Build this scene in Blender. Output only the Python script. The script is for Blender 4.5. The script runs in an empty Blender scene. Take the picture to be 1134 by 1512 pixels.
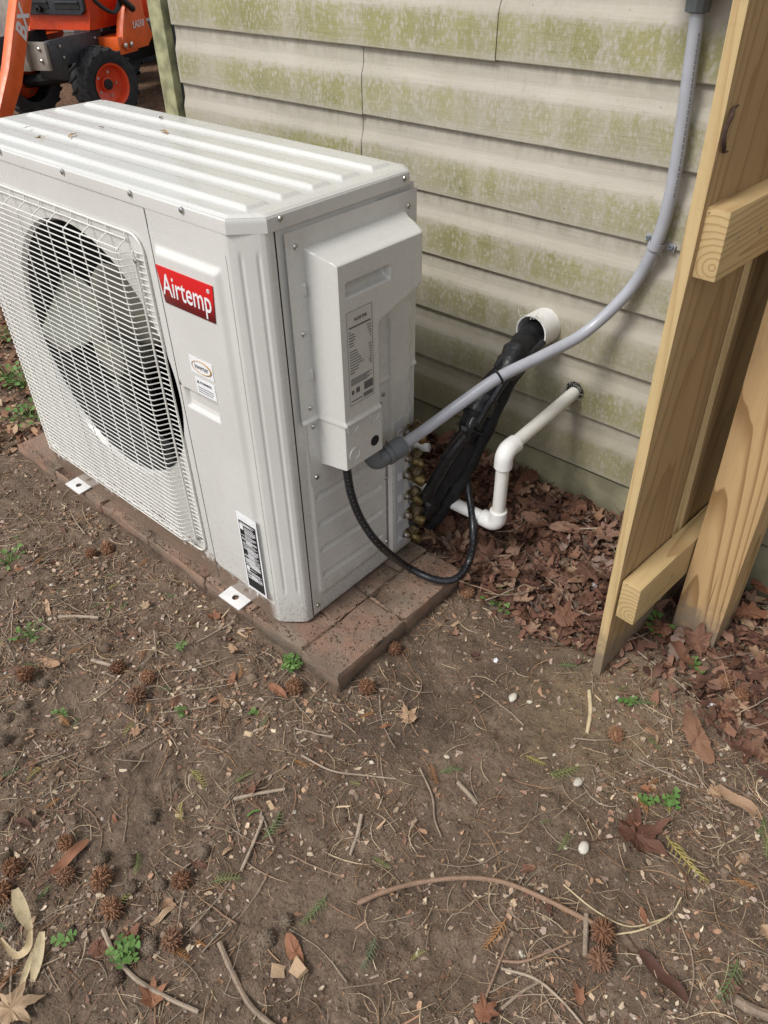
import bpy, bmesh, math, random
import numpy as np
from mathutils import Vector, Matrix
R = math.radians
random.seed(7); rng = np.random.default_rng(7)
sc = bpy.context.scene
col = sc.collection

# ------------------------------------------------------------------ camera, sky, sun, exposure
CAM = np.array([.8667, -.6772, 1.1754]); YAW, PITCH, ROLL, FPX = -.7353, -.6726, -.0183, 1125.16
def cam_axes():
    f = np.array([math.cos(PITCH)*math.sin(YAW), math.cos(PITCH)*math.cos(YAW), math.sin(PITCH)])
    r = np.array([math.cos(YAW), -math.sin(YAW), 0]); u = np.cross(r, f)
    c, s = math.cos(ROLL), math.sin(ROLL)
    return c*r+s*u, -s*r+c*u, f
AR, AU, AF = cam_axes()
cd = bpy.data.cameras.new('camera'); cam = bpy.data.objects.new('camera', cd); col.objects.link(cam)
cd.sensor_fit = 'VERTICAL'; cd.sensor_height = 36; cd.lens = FPX/1512*36; cd.clip_start = .02; cd.clip_end = 400
cam.matrix_world = Matrix(((AR[0], AU[0], -AF[0], CAM[0]), (AR[1], AU[1], -AF[1], CAM[1]), (AR[2], AU[2], -AF[2], CAM[2]), (0, 0, 0, 1)))
sc.camera = cam
def un(px, ax, v):
    """direction of photo pixel px, met with the plane axis ax = v (a surface the thing touches)"""
    d = AF + AR*(px[0]-567)/FPX - AU*(px[1]-756)/FPX
    return Vector(CAM + (v-CAM[ax])/d[ax]*d)

SUN_EL, SUN_AZ = 50, 194          # azimuth of the sun measured from +Y clockwise
w = bpy.data.worlds.new('World'); sc.world = w; w.use_nodes = True
wn = w.node_tree.nodes; wl = w.node_tree.links
bg = wn['Background']; sky = wn.new('ShaderNodeTexSky'); sky.sky_type = 'NISHITA'; sky.sun_disc = False
sky.sun_elevation = R(SUN_EL); sky.sun_rotation = R(SUN_AZ); sky.air_density = 1.0; sky.dust_density = 2.0; sky.ozone_density = 1.0
hs = wn.new('ShaderNodeHueSaturation'); hs.inputs['Saturation'].default_value = .30
wl.new(sky.outputs[0], hs.inputs['Color']); wl.new(hs.outputs[0], bg.inputs['Color']); bg.inputs['Strength'].default_value = .115
sl = bpy.data.lights.new('sun', 'SUN'); sun = bpy.data.objects.new('sun', sl); col.objects.link(sun)
sl.energy = 1.5; sl.angle = R(17); sl.color = (1, .985, .955)
sd = Vector((math.sin(R(SUN_AZ))*math.cos(R(SUN_EL)), math.cos(R(SUN_AZ))*math.cos(R(SUN_EL)), math.sin(R(SUN_EL))))
sun.rotation_euler = (-sd).to_track_quat('-Z', 'Y').to_euler(); sun.location = (0, -2, 4)
sc.view_settings.view_transform = 'Standard'; sc.view_settings.look = 'None'; sc.view_settings.exposure = .70; sc.view_settings.gamma = 1
sc.cycles.use_denoising = True

# ------------------------------------------------------------------ node helpers / materials
class NT:
    def __init__(s, name):
        s.m = bpy.data.materials.new(name); s.m.use_nodes = True; s.t = s.m.node_tree; s.n = s.t.nodes
        s.b = s.n['Principled BSDF']; s.tc = s.n.new('ShaderNodeTexCoord'); s.geo = s.n.new('ShaderNodeNewGeometry')
    def link(s, a, b): s.t.links.new(a, b)
    def sock(s, inp, v):
        if isinstance(v, (int, float)): inp.default_value = v
        elif isinstance(v, (tuple, list)): inp.default_value = (*v, 1) if (len(v) == 3 and inp.type == 'RGBA') else v
        else: s.link(v, inp)
    def noise(s, scale, detail=4, rough=.55, vec=None, dist=0):
        n = s.n.new('ShaderNodeTexNoise'); n.inputs['Scale'].default_value = scale; n.inputs['Detail'].default_value = detail
        n.inputs['Roughness'].default_value = rough; n.inputs['Distortion'].default_value = dist
        s.link(vec if vec is not None else s.tc.outputs['Object'], n.inputs['Vector']); return n.outputs[0]
    def voro(s, scale, vec=None, feat='F1', out=0):
        n = s.n.new('ShaderNodeTexVoronoi'); n.feature = feat; n.inputs['Scale'].default_value = scale
        s.link(vec if vec is not None else s.tc.outputs['Object'], n.inputs['Vector']); return n.outputs[out]
    def mapping(s, vec, scale=(1, 1, 1), rot=(0, 0, 0), loc=(0, 0, 0)):
        n = s.n.new('ShaderNodeMapping'); n.inputs['Scale'].default_value = scale; n.inputs['Rotation'].default_value = rot
        s.sock(n.inputs['Location'], loc); s.link(vec, n.inputs['Vector']); return n.outputs[0]
    def math(s, op, a, b=0, c=0, clamp=False):
        n = s.n.new('ShaderNodeMath'); n.operation = op; n.use_clamp = clamp
        s.sock(n.inputs[0], a); s.sock(n.inputs[1], b); s.sock(n.inputs[2], c); return n.outputs[0]
    def rng(s, v, a, b, c=0, d=1, smooth=True):
        n = s.n.new('ShaderNodeMapRange'); n.interpolation_type = 'SMOOTHSTEP' if smooth else 'LINEAR'
        s.sock(n.inputs[0], v)
        for i, x in enumerate((a, b, c, d)): n.inputs[i+1].default_value = x
        return n.outputs[0]
    def mix(s, f, a, b, mode='MIX'):
        n = s.n.new('ShaderNodeMix'); n.data_type = 'RGBA'; n.blend_type = mode
        s.sock(n.inputs[0], f); s.sock(n.inputs[6], a); s.sock(n.inputs[7], b); return n.outputs[2]
    def ramp(s, f, stops):
        n = s.n.new('ShaderNodeValToRGB'); e = n.color_ramp.elements
        while len(e) < len(stops): e.new(.5)
        for q, (p, c) in zip(e, stops): q.position = p; q.color = (*c, 1)
        s.link(f, n.inputs[0]); return n.outputs[0]
    def sep(s, v):
        n = s.n.new('ShaderNodeSeparateXYZ'); s.link(v, n.inputs[0]); return n.outputs
    def rand(s):
        return s.n.new('ShaderNodeObjectInfo').outputs['Random']
    def attr(s, name):
        n = s.n.new('ShaderNodeAttribute'); n.attribute_name = name; return n.outputs['Color']
    def bump(s, h, strength=.3, dist=.01):
        n = s.n.new('ShaderNodeBump'); n.inputs['Strength'].default_value = strength; n.inputs['Distance'].default_value = dist
        s.link(h, n.inputs['Height'])
        if s.b.inputs['Normal'].is_linked: s.link(s.b.inputs['Normal'].links[0].from_socket, n.inputs['Normal'])
        s.link(n.outputs[0], s.b.inputs['Normal'])
    def out(s, color, rough=.5, metal=0, spec=.5, coat=0):
        s.sock(s.b.inputs['Base Color'], color); s.sock(s.b.inputs['Roughness'], rough); s.b.inputs['Metallic'].default_value = metal
        s.b.inputs['Specular IOR Level'].default_value = spec; s.b.inputs['Coat Weight'].default_value = coat
        s.b.inputs['Coat Roughness'].default_value = .12
        return s.m
MAT = {}
def simple(name, c, rough=.5, metal=0, var=.12, scale=30, bump=0, bscale=200, spec=.5, bdist=.002, coat=0):
    t = NT(name); n = t.noise(scale, 5)
    cc = t.mix(t.rng(n, .3, .7), tuple(x*(1-var) for x in c), tuple(min(1, x*(1+var)) for x in c))
    if bump: t.bump(t.noise(bscale, 4), bump, bdist)
    MAT[name] = t.out(cc, t.rng(t.noise(scale*2.3), .3, .7, max(.03, rough-.08), min(1, rough+.08)), metal, spec, coat); return MAT[name]

def make_paint():
    t = NT('cabinet_paint'); P = t.geo.outputs['Position']
    z = t.sep(P)[2]
    base = t.mix(t.rng(t.noise(3, 3, vec=P), .35, .7), (.555, .548, .515), (.61, .603, .57))
    up0 = t.rng(t.sep(t.geo.outputs['Normal'])[2], .3, .6, 1, .25)
    grime = t.math('MULTIPLY', up0, t.math('MULTIPLY', t.rng(t.noise(9, 8, .65, vec=P), .55, .80), .12))
    base = t.mix(grime, base, (.44, .40, .33))
    streak = t.noise(1, 6, .6, vec=t.mapping(P, (60, 60, 2.5)))
    up = t.rng(t.sep(t.geo.outputs['Normal'])[2], .3, .6, 1, 0)
    base = t.mix(t.math('MULTIPLY', t.math('MULTIPLY', t.rng(streak, .60, .78), up), .2), base, (.36, .31, .25))
    # soil splashed up from the ground along the foot of the cabinet
    sp = t.math('ADD', t.noise(70, 7, .7, vec=P), t.math('MULTIPLY', t.noise(6, 2, vec=P), .45))
    lim = t.rng(z, .0, .105, .38, .95, False)
    fx = t.rng(t.sep(P)[0], -.075, -.045, 1, .12)
    base = t.mix(t.math('MULTIPLY', t.math('MULTIPLY', t.rng(t.math('SUBTRACT', sp, lim), -.02, .1), fx), .95), base, (.15, .098, .066))
    sp2 = t.rng(t.math('SUBTRACT', t.noise(260, 3, .6, vec=P), t.rng(z, .0, .25, .52, .80, False)), 0, .05)
    base = t.mix(t.math('MULTIPLY', sp2, .6), base, (.2, .14, .1))
    t.bump(t.noise(1200, 2, vec=P), .04, .0006)
    t.bump(t.noise(9, 1, vec=P), .03, .008)
    MAT['paint'] = t.out(base, t.rng(t.noise(40, 4, vec=P), .3, .7, .20, .34), 0, .5, .35)
make_paint()

def make_siding():
    t = NT('vinyl_siding'); P = t.geo.outputs['Position']; O = t.tc.outputs['Object']
    x, y, zl = t.sep(O); wx, wy, wz = t.sep(P)
    base = t.mix(t.rng(t.noise(2.2, 4, vec=P), .3, .7), (.375, .342, .292), (.47, .43, .37))
    fib = t.noise(1, 6, .7, vec=t.mapping(P, (14, 14, 130)))
    base = t.mix(t.math('MULTIPLY', t.rng(fib, .45, .75), .35), base, (.36, .32, .26))
    # algae: clings to the flat lower face of each course
    band = t.math('MULTIPLY', t.rng(t.math('ADD', zl, t.math('MULTIPLY', t.math('SUBTRACT', t.noise(60, 4, .6, vec=P), .5), .055)), .060, .084, 1, .16), t.rng(zl, .0, .022, .45, 1))
    big = t.rng(t.noise(2.6, 3, .5, vec=P), .34, .58, .55, 1.1)
    blot = t.math('ADD', t.math('MULTIPLY', t.noise(34, 5, .6, vec=P), .6), t.math('MULTIPLY', t.voro(130, vec=t.mapping(P, (1, 1, .55)), feat='F1'), .45))
    blot = t.rng(blot, .30, .58, .15, 1)
    fine = t.rng(t.noise(420, 2, .6, vec=t.mapping(P, (1, 1, .5))), .35, .65, .55, 1)
    drip = t.rng(t.noise(1, 5, .6, vec=t.mapping(P, (26, 26, 2.2))), .34, .60, .62, 1.12)
    amt = t.rng(t.noise(1.3, 2, .5, vec=t.mapping(P, (1, 1, 2.6))), .30, .58, .62, 1.25)
    g = t.math('MULTIPLY', t.math('MULTIPLY', t.math('MULTIPLY', band, amt), t.math('MULTIPLY', big, drip)), t.math('MULTIPLY', blot, fine))
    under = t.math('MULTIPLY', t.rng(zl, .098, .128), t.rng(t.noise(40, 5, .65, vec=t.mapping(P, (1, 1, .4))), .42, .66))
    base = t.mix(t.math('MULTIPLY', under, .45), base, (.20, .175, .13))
    stain = t.rng(t.noise(1, 6, .65, vec=t.mapping(P, (34, 34, 3))), .60, .74)
    base = t.mix(t.math('MULTIPLY', stain, .30), base, (.24, .205, .15))
    col_g = t.mix(t.rng(t.noise(7, 3, vec=P), .3, .7), (.30, .282, .13), (.225, .22, .09))
    base = t.mix(t.math('MULTIPLY', g, .95, clamp=True), base, col_g)
    # older dirt film on the courses close to the soil
    low = t.rng(wz, .05, .80, 1, 0)
    film = t.math('MULTIPLY', low, t.rng(t.noise(5, 5, .6, vec=t.mapping(P, (1, 1, 2))), .25, .7, .35, .95))
    base = t.mix(t.math('MULTIPLY', film, .80), base, (.215, .19, .125))
    speck = t.rng(t.noise(95, 4, .6, vec=P), .68, .74)
    base = t.mix(t.math('MULTIPLY', speck, .5), base, (.12, .10, .07))
    t.bump(t.noise(1, 5, .65, vec=t.mapping(P, (9, 9, 170))), .45, .0020)
    t.bump(t.noise(3.5, 2, vec=P), .12, .01)
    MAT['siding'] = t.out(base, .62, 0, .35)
make_siding()

def make_wood(name, c0, c1, axis, center=(.02, .03), tilt=(.03, .02), sc_=95, green=.5, mud=True, var=1.0, wamp=.03):
    t = NT(name); O = t.tc.outputs['Object']; P = t.geo.outputs['Position']
    s = [26, 26, 26]; s[axis] = 1.2
    warp = t.noise(1, 3, .5, vec=t.mapping(O, tuple(q*.35 for q in s)))
    rot = [0, 0, 0]; rot[(axis+1) % 3] = tilt[0]; rot[(axis+2) % 3] = tilt[1]
    loc = [0, 0, 0]; loc[(axis+1) % 3] = center[0]; loc[(axis+2) % 3] = center[1]
    v = t.sep(t.mapping(O, (1, 1, 1), tuple(rot), tuple(loc)))
    a, b = v[(axis+1) % 3], v[(axis+2) % 3]
    rr = t.math('SQRT', t.math('ADD', t.math('MULTIPLY', a, a), t.math('MULTIPLY', b, b)))
    rr = t.math('ADD', rr, t.math('MULTIPLY', warp, wamp))
    fr = t.math('FRACT', t.math('MULTIPLY', rr, sc_))
    ring = t.math('MULTIPLY', t.rng(fr, .50, .95), t.rng(fr, .95, 1., 1, 0))
    late = t.math('MULTIPLY', ring, .75*var)
    base = t.mix(t.rng(warp, .3, .7), c0, tuple(x*.86 for x in c0))
    base = t.mix(late, base, c1)
    s2 = [420, 420, 420]; s2[axis] = 9
    fib = t.noise(1, 4, .6, vec=t.mapping(O, tuple(s2)))
    base = t.mix(t.math('MULTIPLY', t.rng(fib, .45, .7), .28), base, tuple(x*.55 for x in c0))
    gm = t.rng(t.noise(3.2, 3, vec=P), .42, .68)
    base = t.mix(t.math('MULTIPLY', gm, green), base, (.33, .31, .12))
    dark = t.rng(t.noise(9, 5, .65, vec=P), .58, .8)
    base = t.mix(t.math('MULTIPLY', dark, .4), base, (.16, .11, .06))
    s3 = [150, 150, 150]; s3[axis] = 1.6
    crack = t.rng(t.noise(1, 2, .5, vec=t.mapping(O, tuple(s3))), .715, .735)
    base = t.mix(t.math('MULTIPLY', crack, .75), base, (.07, .045, .025))
    s4 = [30, 30, 30]; s4[axis] = 300
    base = t.mix(t.math('MULTIPLY', t.rng(t.noise(1, 3, .6, vec=t.mapping(O, tuple(s4))), .55, .72), .16), base, tuple(x*.5 for x in c0))
    if mud:
        z = t.sep(P)[2]
        mm = t.rng(t.math('SUBTRACT', t.rng(z, -.04, .16, .92, .12, False), t.noise(24, 7, .7, vec=P)), -.12, .24)
        base = t.mix(t.math('MULTIPLY', mm, .9), base, (.20, .152, .108))
    t.bump(fib, .25, .0008); t.bump(ring, .15, .0008)
    MAT[name] = t.out(base, .72, 0, .3)
make_wood('wood_post', (.48, .315, .155), (.21, .11, .042), 2, (-.022, -.046), (.045, .02), 95, .05, True, 1.1, .035)
make_wood('wood_rail', (.51, .365, .18), (.27, .16, .065), 1, (-.018, -.03), (.03, -.05), 110, .36, False, .9, .03)
make_wood('wood_picket', (.39, .265, .132), (.23, .135, .055), 2, (.06, -.06), (.06, .035), 75, .16, True, .85, .05)
make_wood('wood_picket_edge', (.54, .395, .20), (.36, .22, .09), 2, (.06, -.04), (.03, .03), 60, .30, True, .6, .04)

def make_soil():
    t = NT('soil'); P = t.geo.outputs['Position']
    n1 = t.noise(3.1, 6, .6, vec=P); n2 = t.noise(23, 6, .65, vec=P); n3 = t.noise(140, 5, .7, vec=P)
    c = t.mix(t.rng(n1, .3, .7), (.118, .080, .055), (.205, .145, .100))
    c = t.mix(t.math('MULTIPLY', t.rng(n2, .42, .68), .7), c, (.275, .200, .142))
    c = t.mix(t.math('MULTIPLY', t.rng(n3, .47, .68), .7), c, (.06, .043, .032))  # dark grains; their raised contrast also paints shade into the crevices
    v0 = t.n.new('ShaderNodeVectorMath'); v0.operation = 'DISTANCE'; t.link(P, v0.inputs[0]); v0.inputs[1].default_value = (.33, .07, -.04)
    damp = t.math('MULTIPLY', t.rng(v0.outputs['Value'], .08, .42, 1, .25), t.rng(t.noise(5, 4, .6, vec=P), .36, .60))
    c = t.mix(t.math('MULTIPLY', damp, .62), c, (.070, .048, .034))
    c = t.mix(t.math('MULTIPLY', t.rng(t.noise(420, 4, .7, vec=P), .50, .66), .6), c, (.045, .031, .023))
    c = t.mix(t.math('MULTIPLY', t.rng(t.noise(260, 4, .7, vec=P), .56, .70), .5), c, (.30, .22, .155))
    sp = t.rng(t.voro(330, vec=P), .0, .16, 1, 0)
    c = t.mix(t.math('MULTIPLY', sp, t.math('MULTIPLY', t.rng(t.noise(17, 3, vec=P), .45, .65), .7)), c, (.34, .27, .19))
    # yellowish subsoil dug up round the fence
    v = t.n.new('ShaderNodeVectorMath'); v.operation = 'DISTANCE'; t.link(P, v.inputs[0]); v.inputs[1].default_value = (.575, .26, -.03)
    sub = t.math('MULTIPLY', t.rng(v.outputs['Value'], .05, .24, 1, 0), t.rng(n2, .3, .6))
    c = t.mix(t.math('MULTIPLY', sub, .6), c, (.25, .185, .105))
    # rotted litter far from the camera
    far = t.rng(t.sep(P)[0], -2.2, -1.2, 1, 0)
    mul = t.mix(t.rng(t.noise(34, 5, .7, vec=P), .35, .65), (.06, .033, .02), (.26, .15, .085))
    c = t.mix(t.math('MULTIPLY', far, .85), c, mul)
    t.bump(n2, .5, .014); t.bump(n3, .9, .006); t.bump(t.noise(700, 3, .7, vec=P), .5, .0015)
    MAT['soil'] = t.out(c, t.rng(n2, .3, .7, .78, .95), 0, .25)
make_soil()

def make_leaf(name, stops, rough=.68):
    t = NT(name); O = t.tc.outputs['Object']
    c = t.ramp(t.rand(), stops)
    n = t.noise(55, 5, .65)
    c = t.mix(t.math('MULTIPLY', t.rng(n, .45, .7), .45), c, tuple(x*.35 for x in stops[1][1]))
    c = t.mix(t.math('MULTIPLY', t.rng(t.noise(300, 3, .6), .55, .75), .35), c, tuple(min(1, x*1.7) for x in stops[2][1]))
    t.bump(t.voro(210, feat='DISTANCE_TO_EDGE'), .25, .002); t.bump(n, .3, .004)
    MAT[name] = t.out(c, rough, 0, .3)
make_leaf('leaf_brown', [(0, (.070, .034, .025)), (.2, (.155, .070, .042)), (.4, (.21, .108, .070)), (.55, (.10, .048, .032)), (.72, (.27, .16, .11)), (.85, (.175, .078, .045)), (.95, (.38, .25, .155)), (1, (.21, .15, .12))])
make_leaf('leaf_tan', [(0, (.38, .27, .17)), (.4, (.43, .29, .18)), (1, (.34, .2, .12))])
make_leaf('leaf_rust', [(0, (.24, .1, .055)), (.5, (.28, .13, .07)), (1, (.2, .085, .05))])
make_leaf('straw', [(0, (.5, .4, .24)), (.5, (.55, .45, .28)), (1, (.44, .33, .19))])
make_leaf('green_leaf', [(0, (.075, .16, .035)), (.5, (.105, .20, .045)), (1, (.14, .235, .065))], .5)
make_leaf('cedar_green', [(0, (.10, .16, .055)), (.35, (.14, .2, .075)), (.7, (.2, .23, .08)), (1, (.12, .17, .1))])
make_leaf('cedar_yellow', [(0, (.34, .3, .09)), (.5, (.4, .32, .1)), (1, (.3, .3, .1))])
make_leaf('cedar_orange', [(0, (.36, .16, .05)), (.5, (.42, .2, .07)), (1, (.3, .13, .05))])
make_leaf('twig', [(0, (.22, .16, .115)), (.35, (.30, .235, .175)), (.7, (.38, .30, .225)), (1, (.24, .14, .09))], .8)
make_leaf('gumball', [(0, (.17, .085, .048)), (.4, (.25, .125, .068)), (.75, (.28, .15, .085)), (1, (.2, .11, .07))], .8)
make_leaf('clod', [(0, (.15, .11, .078)), (.5, (.19, .145, .105)), (1, (.13, .09, .065))], .95)
make_leaf('chip', [(0, (.4, .28, .17)), (.4, (.52, .39, .25)), (1, (.36, .2, .12))], .75)
make_leaf('pale_stone', [(0, (.45, .40, .32)), (.5, (.6, .56, .48)), (1, (.5, .42, .3))], .7)
def make_stuff():
    t = NT('litter'); c = t.attr('Col')
    c = t.mix(t.math('MULTIPLY', t.rng(t.noise(400, 3, .6), .4, .7), .35), c, (.05, .035, .025))
    t.bump(t.noise(500, 3), .3, .001)
    MAT['litter'] = t.out(c, .85, 0, .25)
make_stuff()
def make_brick():
    t = NT('brick'); O = t.tc.outputs['Object']; P = t.geo.outputs['Position']
    c = t.mix(t.rand(), (.23, .135, .095), (.30, .18, .125))
    c = t.mix(t.rng(t.noise(14, 5, .6, vec=P), .35, .7), c, (.21, .155, .115))
    c = t.mix(t.math('MULTIPLY', t.rng(t.noise(5, 4, vec=P), .42, .62), .75), c, (.165, .135, .10))
    c = t.mix(t.math('MULTIPLY', t.rng(t.noise(320, 3, .6, vec=P), .58, .72), .55), c, (.42, .34, .26))
    c = t.mix(t.math('MULTIPLY', t.rng(t.noise(60, 5, .65, vec=P), .56, .72), .5), c, (.08, .06, .042))
    z = t.sep(P)[2]
    c = t.mix(t.math('MULTIPLY', t.rng(t.math('ADD', z, t.math('MULTIPLY', t.noise(30, 4, vec=P), .05)), -.03, .008, 1, 0), .85), c, (.10, .075, .053))
    t.bump(t.noise(260, 4, .7, vec=P), .8, .003); t.bump(t.noise(45, 4, vec=P), .45, .007)
    MAT['brick'] = t.out(c, .88, 0, .3)
make_brick()
simple('brass', (.22, .165, .075), .45, 1, .5, 60, .3, 260)
simple('brass_dull', (.13, .10, .055), .6, .75, .5, 80, .35, 300)
simple('steel', (.55, .55, .53), .3, 1, .2, 90)
simple('black_foam', (.012, .012, .014), .62, 0, .4, 40, .35, 90, .35, .004)
simple('black_tape', (.010, .010, .012), .33, 0, .4, 60, .3, 130, .5, .003)
simple('black_cable', (.012, .013, .016), .3, 0, .3, 60, .05)
simple('dark_void', (.006, .006, .008), .8, 0, .2)
simple('coil', (.014, .014, .017), .55, .4, .4, 60)
simple('fan_plastic', (.19, .19, .155), .5, 0, .12, 12)
simple('motor', (.07, .07, .07), .5, .3)
simple('pvc_white', (.76, .75, .72), .32, 0, .04, 14, .05, 60)
simple('pvc_pipe', (.70, .685, .63), .34, 0, .07, 10, .05, 60)
simple('conduit_grey', (.36, .37, .405), .36, 0, .06, 20)
simple('fitting_grey', (.115, .125, .13), .5, 0, .12, 30, .1)
simple('plate_white', (.68, .67, .65), .4, 0, .08, 20)
simple('wire_white', (.66, .645, .60), .42, 0, .08, 25)
simple('sticker_white', (.74, .74, .75), .4, 0, .02)
simple('sticker_grey', (.50, .485, .445), .45, 0, .04)
simple('strip_grey', (.42, .42, .44), .4, 0, .05)
simple('ink', (.012, .012, .014), .45, 0, .1)
simple('ink_grey', (.10, .095, .10), .5, 0, .1)
simple('ink_white', (.72, .72, .72), .4, 0, .03)
simple('gold', (.42, .24, .05), .4, 0, .1)
simple('fringe_fibre', (.30, .29, .25), .8, 0, .3)
simple('trim_green', (.30, .295, .165), .65, 0, .35, 26, .25, 120)
simple('foundation', (.20, .185, .115), .9, 0, .3, 12, .5, 60)
simple('bark', (.06, .03, .02), .9, 0, .4, 80, .6, 200)
simple('tractor_orange', (.78, .125, .02), .36, 0, .12, 9)
simple('rim_orange', (.75, .085, .03), .36, 0, .1, 9)
simple('hood_red', (.72, .075, .022), .3, 0, .1, 7)
simple('tractor_grey', (.045, .05, .058), .5, 0, .2, 15)
simple('tractor_black', (.012, .012, .013), .55, 0, .2, 15)
simple('guard_grey', (.30, .275, .235), .5, .2, .2, 14)
simple('tyre', (.028, .029, .031), .85, 0, .4, 18, .4, 60)
simple('shed_white', (.62, .61, .59), .6, 0, .08, 5)
simple('box_grey', (.20, .205, .22), .5, 0, .1)
def make_badge():
    t = NT('badge_red'); z = t.sep(t.geo.outputs['Position'])[2]
    MAT['badge'] = t.out(t.mix(t.rng(z, .662, .705, 1, 0), (.56, .012, .014), (.115, .006, .008)), .28, 0, .5)
make_badge()
def make_bush():
    t = NT('tread'); MAT['tread'] = t.out((.03, .03, .032), .9)
make_bush()

# ------------------------------------------------------------------ mesh helpers
class MB:
    def __init__(s): s.v = []; s.f = []
    def add(s, vs, fs):
        o = len(s.v); s.v += [tuple(q) for q in vs]; s.f += [tuple(i+o for i in f) for f in fs]; return s
    def box(s, x0, x1, y0, y1, z0, z1):
        return s.add([(x0, y0, z0), (x1, y0, z0), (x1, y1, z0), (x0, y1, z0), (x0, y0, z1), (x1, y0, z1), (x1, y1, z1), (x0, y1, z1)],
                     [(0, 3, 2, 1), (4, 5, 6, 7), (0, 1, 5, 4), (1, 2, 6, 5), (2, 3, 7, 6), (3, 0, 4, 7)])
    def loft(s, rings, close=True, caps=True):
        n = len(rings[0]); vs = [p for r in rings for p in r]; fs = []
        for i in range(len(rings)-1):
            for j in range(n if close else n-1):
                k = (j+1) % n; fs.append((i*n+j, i*n+k, (i+1)*n+k, (i+1)*n+j))
        if caps: fs.append(tuple(range(n))[::-1]); fs.append(tuple((len(rings)-1)*n+j for j in range(n)))
        return s.add(vs, fs)
    def tube(s, path, r, n=8, caps=True, ell=1.0):
        path = [Vector(p) for p in path]; m = len(path)
        rr = list(r) if hasattr(r, '__len__') else [r]*m
        t = [(path[min(i+1, m-1)]-path[max(i-1, 0)]).normalized() for i in range(m)]
        a = t[0].orthogonal().normalized(); rings = []
        for i in range(m):
            a = (a-t[i]*a.dot(t[i])).normalized(); b = t[i].cross(a)
            rings.append([path[i]+a*(rr[i]*math.cos(2*math.pi*j/n))+b*(rr[i]*ell*math.sin(2*math.pi*j/n)) for j in range(n)])
        return s.loft(rings, True, caps)
    def lathe(s, prof, o=(0, 0, 0), d=(0, 0, 1), n=20, caps=True, ph=0):
        """prof: (radius, distance along d) pairs"""
        d = Vector(d).normalized(); a = d.orthogonal().normalized(); b = d.cross(a); o = Vector(o)
        return s.loft([[o+d*h+a*(r*math.cos(ph+2*math.pi*j/n))+b*(r*math.sin(ph+2*math.pi*j/n)) for j in range(n)] for r, h in prof], True, caps)
    def prism(s, poly, axis, a, b):
        def P(q, h):
            if axis == 0: return (h, q[0], q[1])
            if axis == 1: return (q[0], h, q[1])
            return (q[0], q[1], h)
        return s.loft([[P(q, a) for q in poly], [P(q, b) for q in poly]], True, True)
    def mesh(s, name, mat, bevel=0, smooth=35, fix=True, seg=2):
        me = bpy.data.meshes.new(name); me.from_pydata(s.v, [], s.f)
        if fix or bevel:
            bm = bmesh.new(); bm.from_mesh(me)
            if fix: bmesh.ops.recalc_face_normals(bm, faces=bm.faces)
            if bevel:
                ed = [e for e in bm.edges if len(e.link_faces) == 2 and e.calc_face_angle(0) > R(30)]
                bmesh.ops.bevel(bm, geom=ed, offset=bevel, segments=seg, profile=.6, affect='EDGES', clamp_overlap=True)
            bm.to_mesh(me); bm.free()
        if smooth:
            me.polygons.foreach_set('use_smooth', [True]*len(me.polygons)); me.set_sharp_from_angle(angle=R(smooth))
        me.materials.append(MAT[mat]); return me
    def build(s, name, mat, parent=None, **k): return link(name, s.mesh(name, mat, **k), parent)
def link(name, me, parent=None):
    o = bpy.data.objects.new(name, me); col.objects.link(o)
    if parent is not None:
        o.parent = parent
        if parent.get('_world'): o.matrix_parent_inverse = parent_inv(parent)
    return o
def parent_inv(p):
    return Matrix.Translation(p.location).inverted()
def tag(o, label=None, cat=None, group=None, kind=None):
    if label: o['label'] = label
    if cat: o['category'] = cat
    if group: o['group'] = group
    if kind: o['kind'] = kind
    return o
def thing(name, loc, label, cat, group=None, rz=0, world=True):
    """Empty at the thing's base. world=True: parts are written in world coordinates"""
    o = bpy.data.objects.new(name, None); col.objects.link(o); o.location = loc; o.rotation_euler.z = rz; o.empty_display_size = .1
    if world: o['_world'] = 1
    return tag(o, label, cat, group)
def part(name, mb, mat, parent, **k):
    o = mb.build(name, mat, None, **k); o.parent = parent
    root = parent
    while root.parent: root = root.parent
    if root.get('_world') and parent is root: o.matrix_parent_inverse = parent_inv(root)
    return o
def share(name, me, parent, loc=(0, 0, 0), rot=(0, 0, 0), scale=(1, 1, 1)):
    o = bpy.data.objects.new(name, me); col.objects.link(o); o.location = loc; o.rotation_euler = rot; o.scale = scale
    if parent is not None:
        o.parent = parent
        if parent.get('_world') and not parent.parent: o.matrix_parent_inverse = parent_inv(parent)
    return o
def spline(pts, k=8):
    P = [Vector(p) for p in pts]; P = [P[0]*2-P[1]]+P+[P[-1]*2-P[-2]]; out = []
    for i in range(1, len(P)-2):
        for j in range(k):
            t = j/k; a, b, c, d = P[i-1:i+3]
            out.append(.5*((2*b)+(c-a)*t+(2*a-5*b+4*c-d)*t*t+(3*b-a-3*c+d)*t**3))
    return out+[P[-2]]
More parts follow.
